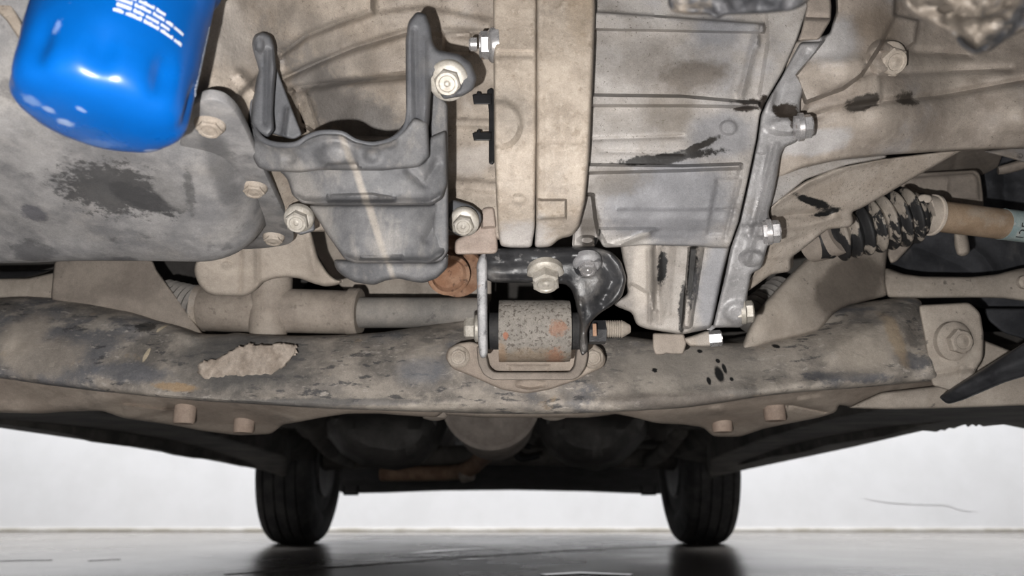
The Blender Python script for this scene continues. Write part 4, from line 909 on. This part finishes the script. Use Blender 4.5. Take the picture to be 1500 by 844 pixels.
tm = bpy.data.meshes.new_from_object(fo.evaluated_get(dg))
bpy.data.objects.remove(fo)
cc = st0 + sd * 0.0148
vw = (CAM - cc); vw = (vw - sd * vw.dot(sd)).normalized(); tg = sd.cross(vw).normalized()
if tg.z < 0: tg = -tg                                  # text runs up around the shaft
dv_ = []
for q in tm.vertices:
    th = (q.co.x - 0.004) / rs
    dv_.append(cc + (vw * math.cos(th) + tg * math.sin(th)) * (rs * 1.028) - sd * q.co.y)
build('digits', [*dv_], [list(p.vertices) for p in tm.polygons], m_blk, stk, 'black digits 125')

# ------------------------------------------------------------------ things around the right drive shaft
pl = sculpt('heat_plate', [(1300, 262), (1330, 254), (1430, 249), (1436, 256), (1440, 285), (1441, 312), (1400, 310), (1368, 306), (1360, 292), (1330, 280)], [(1340, 260, .67), (1440, 300, .665)], 0.012, m_brown, None, rim=(3, 0.003), step=3.5,
    feats=[('p', [(1315, 262), (1425, 254), (1432, 262), (1434, 292), (1370, 292), (1335, 275)], 0.004, 4), ('r', [(1388, 265), (1386, 285)], 3, 0.002)])
tag(pl, 'brown rectangular bracket plate above the drive shaft clamp', 'bracket plate')
fld = thing('folded_bracket', 'creased tan sheet metal between the casting and the bracket plate', 'sheet metal', P(1400, 240, .70))
sculpt('sheet', [(1320, 262), (1400, 215), (1475, 212), (1466, 232), (1462, 245), (1436, 258), (1430, 249), (1330, 256)], [(1400, 235, .69), (1340, 255, .70), (1460, 225, .70)], 0.015, m_brown, fld, rim=(2, 0.002), step=3.5, feats=[('r', [(1405, 220), (1398, 245)], 5, -0.006), ('r', [(1430, 222), (1446, 248)], 4, 0.005)])
tube('strap', [P(1462, 250, .68), P(1480, 246, .675), P(1530, 232, .66)], [0.006, 0.0075, 0.008], m_brown, fld, 12, flat=0.6)
sculpt('strap_plate', [(1440, 222), (1500, 214), (1540, 214), (1540, 245), (1500, 238), (1480, 232)], [(1500, 225, .63)], 0.01, m_diff, fld, rim=(3, 0.003), step=3.5, feats=[('b', 1495, 228, 4, 4, -0.004, 0.5)])
arch = thing('wheel_arch_liner', 'dark textured wheel arch liner behind the drive shaft at right', 'arch liner', P(1450, 320, .84))
sculpt('liner', [(1290, 235), (1560, 225), (1560, 470), (1430, 450), (1290, 440)], [(1290, 300, .80), (1560, 300, .76), (1400, 440, .81)], 0.03, m_dark, arch, step=7, rim=(4, 0.004), feats=[('r', [(1470, 250), (1475, 345)], 10, -0.01), ('r', [(1400, 345), (1440, 375), (1455, 395)], 7, 0.008), ('r', [(1455, 270), (1560, 275)], 8, 0.006), ('r', [(1340, 360), (1420, 395)], 8, -0.006)])
sculpt('lower_block', [(1440, 452), (1560, 452), (1560, 500), (1500, 497), (1470, 488), (1448, 470)], [(1500, 470, .72)], 0.03, m_dark, arch, rim=(4, 0.004))
stub = sculpt('breather_stub', [(1397, 340), (1416, 340), (1420, 358), (1421, 370), (1412, 376), (1402, 374), (1398, 360)], [(1408, 358, .63)], 0.012, m_tanplate, None, rim=(8, 0.008), step=3)
tag(stub, 'short tan stub pipe hanging below the drive shaft', 'pipe')
arm2 = sculpt('support_strut', [(1305, 345), (1348, 342), (1330, 365), (1312, 384), (1304, 386), (1300, 372)], [(1320, 362, .66)], 0.015, m_brown, None, rim=(4, 0.004), step=3)
tag(arm2, 'short tan strut under the rubber boot beside the arm horn', 'strut')
tr = thing('tie_rod', 'long tan tie rod with a flattened end running to the right edge', 'tie rod', P(1400, 420, .68))
sculpt('rod', [(1296, 392), (1320, 401), (1350, 405), (1420, 406), (1460, 402), (1490, 394), (1560, 385), (1680, 380), (1680, 455), (1560, 450), (1500, 441), (1470, 437), (1430, 436), (1350, 437), (1300, 436), (1296, 415)], bulge([(1300, 420, .665), (1500, 420, .655)], [(1290, 420), (1440, 421), (1680, 416)], 24, 0.010), 0.02, m_horn, tr, rim=(4, 0.004), step=3.5)
lathe('knob', P(1498, 414, .642), (0, -1, -0.2), [(0, 0.006), (0.004, 0.006), (0.006, 0.004)], m_tanplate, tr, 16)

# ------------------------------------------------------------------ front subframe crossmember
SY = 0.605
sf = thing('subframe', 'muddy steel subframe crossmember spanning the whole width under the engine', 'subframe', P(750, 560, SY))
subtop = [(-170, 452), (-100, 444), (-40, 438), (0, 437), (40, 432), (100, 437), (150, 444), (190, 455), (230, 470), (262, 478), (288, 489), (330, 490), (345, 487), (375, 490), (430, 492), (500, 491), (560, 487), (620, 478), (690, 467), (760, 466), (850, 474), (905, 490), (960, 498), (1040, 503), (1090, 502), (1120, 496), (1190, 482), (1218, 456), (1240, 447), (1300, 438), (1338, 434), (1350, 440), (1353, 457), (1362, 470), (1363, 500), (1370, 530), (1376, 558)]
subbot = [(1330, 562), (1250, 569), (1180, 574), (1120, 580), (1060, 590), (1000, 598), (900, 604), (800, 607), (700, 606), (600, 603), (480, 599), (400, 594), (300, 588), (220, 581), (140, 573), (60, 563), (0, 554), (-40, 551), (-170, 545)]
mid = [(-170, 495), (-40, 492), (100, 505), (220, 525), (330, 540), (500, 546), (700, 540), (900, 550), (1080, 545), (1200, 525), (1320, 500), (1376, 505)]
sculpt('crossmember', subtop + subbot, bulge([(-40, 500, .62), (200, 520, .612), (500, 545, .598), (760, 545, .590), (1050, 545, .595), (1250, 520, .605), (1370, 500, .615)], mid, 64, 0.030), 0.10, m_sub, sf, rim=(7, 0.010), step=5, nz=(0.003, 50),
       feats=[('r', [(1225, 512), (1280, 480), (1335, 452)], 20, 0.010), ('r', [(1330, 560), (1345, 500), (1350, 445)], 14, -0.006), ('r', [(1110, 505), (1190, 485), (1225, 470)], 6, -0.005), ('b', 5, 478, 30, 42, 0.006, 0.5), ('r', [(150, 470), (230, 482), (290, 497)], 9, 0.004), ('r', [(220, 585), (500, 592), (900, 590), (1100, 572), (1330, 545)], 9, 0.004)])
sculpt('mud_patch', [(288, 545), (291, 533), (300, 528), (318, 526), (330, 518), (348, 508), (365, 503), (385, 506), (410, 503), (434, 504), (436, 515), (425, 530), (408, 541), (396, 556), (382, 562), (358, 564), (344, 570), (326, 569), (320, 559), (300, 556)], [(288, 540, .597), (434, 510, .596), (340, 565, .60)], 0.02, m_mud, sf, rim=(3, 0.002), step=3, passes=0, nz=(0.0022, 7), jit=1.1)
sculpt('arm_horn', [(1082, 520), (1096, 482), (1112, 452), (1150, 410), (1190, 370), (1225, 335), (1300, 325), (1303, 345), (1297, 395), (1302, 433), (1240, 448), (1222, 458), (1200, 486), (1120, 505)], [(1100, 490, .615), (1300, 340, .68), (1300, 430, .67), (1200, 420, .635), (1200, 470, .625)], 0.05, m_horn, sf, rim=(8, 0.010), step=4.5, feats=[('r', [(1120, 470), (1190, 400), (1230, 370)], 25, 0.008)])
pad = sculpt('mounting_pad', [(1345, 447), (1420, 443), (1436, 458), (1441, 490), (1440, 525), (1428, 545), (1425, 560), (1400, 575), (1365, 565), (1355, 500)], [(1360, 500, .607), (1440, 500, .600)], 0.03, m_horn, sf, rim=(4, 0.004), step=4, feats=[('b', 1398, 500, 30, 32, 0.003, 0.25), ('b', 1415, 548, 14, 12, 0.003, 0.4), ('r', [(1362, 550), (1420, 540)], 4, -0.003)])
bolt(P(1397, 500, .600), (0.12, -0.9, -0.22), 0.0105, 0.011, m_horn, sf, 1.55, 0.3, spin=0.3)
sculpt('end_plate', [(1425, 492), (1560, 545), (1680, 560), (1680, 625), (1560, 605), (1500, 594), (1400, 598), (1310, 600), (1240, 598), (1290, 575), (1400, 562), (1440, 530)], [(1300, 590, .66), (1560, 560, .63)], 0.03, m_horn, sf, rim=(4, 0.005), step=5, feats=[('r', [(1320, 585), (1500, 570)], 14, 0.004)])
LF = [(-170, 535), (-40, 540), (60, 552), (140, 562), (220, 570), (300, 577), (400, 583), (480, 588), (600, 592), (660, 594), (640, 612), (560, 606), (510, 606), (470, 612), (440, 618), (414, 622), (398, 636), (350, 638), (300, 632), (252, 623), (182, 613), (150, 602), (100, 603), (60, 606), (-40, 604), (-170, 600)]
sculpt('lower_flange', LF, [(-170, 560, .66), (-40, 545, .655), (-40, 600, .68), (200, 575, .655), (200, 608, .705), (400, 588, .65), (380, 632, .765), (600, 596, .645), (600, 606, .66)], 0.04, m_lowflange, sf, rim=(5, 0.008), step=4.5,
       feats=[('r', [(-40, 598), (60, 600), (130, 590), (180, 580)], 10, 0.006), ('p', [(180, 592), (240, 600), (275, 597), (200, 612), (180, 612)], 0.008, 3), ('r', [(245, 598), (275, 599)], 2.5, -0.008), ('b', 355, 603, 14, 6, -0.002, 0.4)])
RF = [(1545, 586), (1400, 594), (1320, 600), (1260, 598), (1228, 592), (1226, 604), (1200, 612), (1160, 620), (1120, 628), (1085, 640), (1045, 640), (1030, 626), (1000, 622), (960, 620), (930, 612), (900, 606), (860, 612), (800, 612), (700, 612), (650, 608), (660, 594), (800, 594), (900, 591), (1000, 585), (1060, 577), (1120, 567), (1180, 561), (1250, 556), (1330, 549), (1400, 550), (1545, 555)]
sculpt('lower_flange', RF, [(1545, 565, .66), (1400, 552, .655), (1250, 560, .652), (1220, 600, .70), (1070, 580, .648), (1070, 634, .765), (850, 596, .645), (850, 610, .67), (700, 596, .645), (700, 611, .66)], 0.04, m_lowflange, sf, rim=(5, 0.008), step=4.5,
       feats=[('r', [(1125, 596), (1160, 594), (1210, 604)], 2.5, -0.008), ('r', [(1170, 582), (1200, 577)], 3, -0.004), ('r', [(950, 605), (1080, 600), (1180, 585)], 8, 0.006), ('b', 1050, 601, 13, 7, 0.004, 0.5)])
m_rustbolt = grime('tan_rust_bolt', (0.42, 0.30, 0.22), (0.52, 0.39, 0.29), 40, rough=0.8, bump=0.3)
for x, y, Y in ((270, 617, .73), (357, 631, .77), (1058, 630, .77), (1135, 613, .725)):
    lathe('bolt_end', P(x, y - 5, Y - 0.036), (0, 0, -1), [(-0.03, 0.0098), (0.0035, 0.0098), (0.0055, 0.0088)], m_rustbolt, sf, 18)
for x, y in ((637, 607), (811, 607)):
    o = lathe('rubber_grommet', P(x, y, .72) + Vector((0, 0, 0.02)), (0, 0, -1), [(0, 0.016), (0.016, 0.016), (0.024, 0.011), (0.026, 0.004)], m_brown, sf, 24)
bs_ = sculpt('plastic_strip', [(1374, 582), (1388, 593), (1412, 586), (1470, 561), (1500, 552), (1570, 535), (1570, 460), (1500, 502), (1440, 540), (1405, 562)], [(1380, 585, .575), (1500, 530, .52)], 0.006, m_strip, None, rim=(5, 0.004), step=4, feats=[('r', [(1400, 572), (1470, 540), (1570, 500)], 10, 0.005)])
tag(bs_, 'glossy black plastic strip cutting in diagonally at the right edge', 'plastic strip')

# ------------------------------------------------------------------ steering rack and things left behind the crossmember
rk = thing('steering_rack', 'dusty steering rack with housing, tube and rubber bellows behind the crossmember', 'steering rack', P(420, 455, .67))
h0, h1 = P(298, 452, .675), P(528, 458, .665)
hd = (h1 - h0); hl = hd.length; r0 = M(34, 410, 455, .67)
lathe('housing', h0, hd, [(0, r0 * 0.90), (0.004, r0 * 0.98), (hl * 0.36, r0), (hl * 0.40, r0 * 1.07), (hl * 0.44, r0 * 1.09), (hl * 0.50, r0 * 1.06), (hl * 0.54, r0 * 0.95), (hl * 0.93, r0 * 0.93), (hl * 0.935, r0 * 1.05), (hl * 0.99, r0 * 1.05), (hl, r0 * 0.98)], m_rack, rk, 40)
lathe('pinion_tower', P(395, 462, .665), (0.02, -0.1, 1), [(-0.02, r0 * 0.75), (0.0, r0 * 0.9), (0.05, r0 * 0.8)], m_rack, rk, 30)
t1 = P(716, 458, .66); lathe('tube', h1, t1 - h1, [(-0.01, M(23, 600, 460, .66)), ((t1 - h1).length, M(22, 600, 460, .66))], m_racktube, rk, 32)
q0, q1 = P(240, 432, .685), P(300, 452, .675)
bl2 = (q1 - q0).length; rb = M(29, 270, 445, .68)
prof = []
for k in range(7): prof += [(bl2 * k / 7, rb * (0.72 + 0.03 * k)), (bl2 * (k + 0.5) / 7, rb * (0.86 + 0.03 * k)), (bl2 * (k + 0.8) / 7, rb * (0.80 + 0.03 * k))]
prof += [(bl2, rb * 0.95)]
lathe('bellows', q0, q1 - q0, prof, m_boot, rk, 36, angle=60)
lathe('bellows_clamp', P(292, 451, .676), hd, [(0, r0 * 0.97), (0.0, r0 * 1.02), (0.006, r0 * 1.02), (0.006, r0 * 0.97)], m_dustmetal, rk, 36)
q0, q1 = P(1150, 425, .72), P(1092, 470, .70); bl2 = (q1 - q0).length; rb = M(26, 1120, 450, .71); prof = []
for k in range(8): prof += [(bl2 * k / 8, rb * 0.82), (bl2 * (k + 0.5) / 8, rb), (bl2 * (k + 0.85) / 8, rb * 0.82)]
bt = lathe('steering_bellows', q0, q1 - q0, prof, m_boot, None, 32, angle=60)
tag(bt, 'grey ribbed rubber bellows between gearbox and right subframe arm', 'bellows')
cb = sculpt('rack_cover_plate', [(284, 398), (286, 384), (340, 335), (455, 335), (466, 378), (480, 400), (490, 409), (505, 411), (494, 418), (476, 420), (458, 415), (440, 408), (420, 406), (402, 408), (385, 414), (372, 428), (360, 434), (315, 434), (300, 428), (290, 415)], [(300, 400, .58), (460, 370, .57), (380, 420, .595)], 0.04, m_tanplate, None, rim=(6, 0.006), step=4,
    feats=[('r', [(355, 350), (352, 430)], 3, -0.003), ('r', [(376, 350), (378, 418)], 4, 0.004), ('b', 332, 388, 9, 6, 0.003, 0.5), ('r', [(452, 350), (462, 400)], 5, 0.003)])
tag(cb, 'smooth tan cover plate above the steering rack', 'cover plate')
ca = thing('control_arm', 'brown plate and bar of the control arm at far left below the pan', 'control arm', P(150, 430, .68))
sculpt('arm_plate', [(74, 440), (80, 380), (224, 380), (228, 394), (262, 440), (302, 496), (268, 486), (215, 470), (150, 452)], [(100, 420, .665), (280, 470, .66)], 0.02, m_brown, ca, rim=(3, 0.004), step=5, feats=[('r', [(150, 430), (215, 445), (262, 470)], 14, 0.004)])
sculpt('arm_bar', [(-170, 400), (-40, 404), (0, 408), (40, 408), (90, 397), (90, 440), (40, 436), (0, 437), (-40, 441), (-170, 446)], bulge([(0, 420, .675), (90, 420, .67)], [(-170, 424), (-40, 422), (90, 418)], 22, 0.008), 0.02, m_horn, ca, rim=(3, 0.003), step=4)
sculpt('hose', [(-40, 398), (60, 396), (82, 394), (60, 402), (40, 407), (0, 409), (-40, 407)], [(20, 402, .66)], 0.01, m_blk, ca, rim=(3, 0.003), step=4)
ef = thing('exhaust_joint', 'rusty orange exhaust flange ring seen left of the mount bracket', 'exhaust joint', P(660, 405, .62))
rg = M(32, 657, 405, .62)
lathe('flange_ring', P(657, 402, .62), (0.25, -0.75, -0.6), [(-0.012, rg), (0.0, rg), (0.003, rg * 0.97), (0.003, rg * 0.80), (0.0, rg * 0.76), (-0.002, rg * 0.70), (-0.003, 0.002)], m_rusty, ef, 40)
lathe('pipe_end', P(672, 400, .645), (0.25, -0.75, -0.6), [(-0.04, rg * 1.25), (0.0, rg * 1.25), (0.004, rg * 1.15), (0.004, 0.002)], m_rusty, ef, 36)
bk = sculpt('tunnel_panel', [(440, 330), (720, 330), (720, 445), (520, 445), (500, 420), (480, 400)], [(600, 400, .76)], 0.02, m_tanplate, None, rim=(3, 0.003), step=7, feats=[('r', [(600, 400), (610, 440)], 8, 0.006)])
tag(bk, 'tan sheet panel in the gap behind the plastic bracket foot', 'panel')

# ------------------------------------------------------------------ engine mount: bracket, bushing, cradle
mt = thing('mount_bracket', 'black pressed steel mount bracket bridging the rusty bushing', 'mount bracket', P(800, 390, .48))
sculpt('bracket_plate', [(703, 374), (714, 364), (790, 362), (870, 361), (895, 368), (910, 383), (918, 408), (912, 434), (898, 447), (880, 458), (867, 470), (860, 486), (862, 514), (852, 523), (848, 505), (850, 475), (844, 442), (838, 424), (828, 416), (722, 414), (712, 410), (705, 398)],
       [(710, 390, .482), (790, 390, .476), (880, 380, .472), (895, 440, .482), (855, 510, .492), (790, 412, .48)], 0.045, m_blackmount, mt, rim=(7, 0.007), step=3.5, nz=(0.001, 20),
       feats=[('r', [(720, 385), (780, 378), (850, 374)], 8, 0.004), ('r', [(725, 408), (830, 410)], 4, 0.004), ('b', 858, 390, 18, 17, 0.003, 0.4), ('r', [(880, 380), (898, 410), (880, 445)], 10, -0.006), ('b', 800, 395, 26, 20, 0.002, 0.5), ('r', [(850, 440), (856, 500)], 3, 0.003)])
sculpt('left_leg', [(698, 388), (703, 374), (711, 368), (714, 385), (714, 460), (715, 518), (710, 526), (703, 524), (700, 500), (699, 440)], [(706, 400, .478), (706, 520, .492)], 0.045, m_wornmount, mt, rim=(4, 0.003), step=3)
bolt(P(799, 400, .478), (0, -0.42, -0.9), 0.0098, 0.0115, m_bolt, mt, 1.28, 0.25, spin=0.1, label='dusty hex bolt head')
bolt(P(860, 384, .474), (0, -0.42, -0.9), 0.0062, 0.009, m_chrome, mt, 1.6, 0.4, spin=0.4, wmat=m_wornmount, label='bright stud on a brown nut')
bu = thing('mount_bushing', 'rusty round mount bushing sleeve on a through bolt', 'bushing', P(782, 485, .52))
cL, cR = P(731, 485, .518), P(834, 485, .518)
rB = M(47, 782, 485, .50); LB = (cR - cL).length
bcen = (cL + cR) / 2
lathe('sleeve', cL, (1, 0, 0), [(0.0, rB * 0.80), (0, rB * 0.985), (0.0008, rB), (LB * 0.93, rB), (LB * 0.95, rB * 0.99), (LB, rB * 0.98), (LB, rB * 0.80)], m_bush, bu, 64)
lathe('rubber_core', cL - Vector((0.0085, 0, 0)), (1, 0, 0), [(0, rB * 0.30), (0, rB * 0.58), (0.002, rB * 0.60), (LB + 0.015, rB * 0.60), (LB + 0.017, rB * 0.58), (LB + 0.017, rB * 0.3)], m_rubber, bu, 48)
rt = M(15, 782, 485, .5)
bolt(P(699, 481, .516), (-1, 0, 0), rt * 1.12, 0.0092, m_bolt, bu, 1.25, 0.2, spin=0.5, label='through bolt head')
nt_ = lathe('nut', P(862, 487, .516), (1, 0, 0), [(0, rt * 1.25), (0.012, rt * 1.25), (0.0125, rt * 0.9)], m_blackmount, bu, 6, angle=20)
box('rust_streak', P(868, 474, .495), P(874, 493, .4962), m_rusty, nt_, 0.0004)
thr = [(0, rt * 0.86)]
for k in range(9): thr += [(0.0008 + k * 0.0016, rt * 0.80), (0.0016 + k * 0.0016, rt * 0.90)]
thr += [(0.0160, rt * 0.8), (0.0205, rt * 0.42)]
lathe('thread', P(881, 482, .516), (1, 0, 0), thr, m_boltdust, bu, 28)
cr = thing('mount_cradle', 'muddy pressed steel cradle bolted to the crossmember under the bushing', 'mount cradle', P(770, 545, .55))
sculpt('base_plate', [(652, 524), (656, 511), (670, 503), (690, 500), (705, 505), (850, 505), (868, 502), (882, 511), (888, 526), (884, 538), (862, 548), (845, 557), (805, 571), (770, 577), (735, 571), (690, 551), (662, 540)], [(660, 520, .578), (770, 545, .562), (880, 525, .575), (770, 575, .575)], 0.02, m_lowflange, cr, rim=(4, 0.004), step=3.5,
       feats=[('b', 672, 523, 19, 19, 0.002, 0.3), ('b', 868, 524, 19, 19, 0.002, 0.3), ('b', 777, 562, 26, 9, -0.006, 0.4), ('p', [(745, 535), (805, 535), (800, 550), (750, 550)], -0.003, 4)])
sculpt('cradle_wall', [(698, 506), (712, 516), (716, 538), (724, 545), (835, 545), (842, 536), (845, 510), (858, 503), (862, 520), (858, 538), (848, 553), (838, 557), (722, 557), (708, 549), (700, 532)], [(700, 520, .548), (780, 550, .545), (858, 520, .548)], 0.025, m_brown, cr, rim=(3, 0.003), step=3)
for s in ((-1, 706), (1, 853)): pass
for x, y in ((672, 523), (868, 524)):
    bolt(P(x, y, .570), (0.0, -0.95, -0.25), M(12.5, x, y, .57), 0.006, m_boltdust, cr, 1.3, 0.3, spin=0.1)

# ------------------------------------------------------------------ near bumper beam, out of focus at the top
nb1 = sculpt('bumper_bracket', [(978, -25), (1190, -25), (1188, -2), (1178, 8), (1160, 16), (1120, 20), (1062, 22), (1050, 30), (1040, 22), (1010, 22), (985, 18), (978, 8)], [(980, 0, .235), (1180, 0, .235)], 0.02, m_nearmud, None, rim=(8, 0.006), step=4, nz=(0.003, 18))
tag(nb1, 'blurred muddy dark bracket at the top edge above the gearbox', 'bracket')
nb2 = sculpt('tow_eye', [(1308, -30), (1560, -30), (1560, 20), (1500, 45), (1470, 62), (1450, 76), (1428, 82), (1408, 70), (1395, 52), (1375, 40), (1345, 28), (1325, 12)], [(1310, 0, .215), (1560, 0, .215)], 0.03, m_nearmud, None, rim=(9, 0.008), step=4, nz=(0.004, 20),
    feats=[('r', [(1395, 55), (1428, 78), (1460, 60), (1490, 30), (1510, -20)], 7, 0.006), ('r', [(1390, 22), (1440, 24), (1480, 5)], 8, -0.006), ('b', 1385, 14, 14, 6, -0.005, 0.5)])
tag(nb2, 'blurred muddy tow eye lug at the top right corner', 'tow eye')
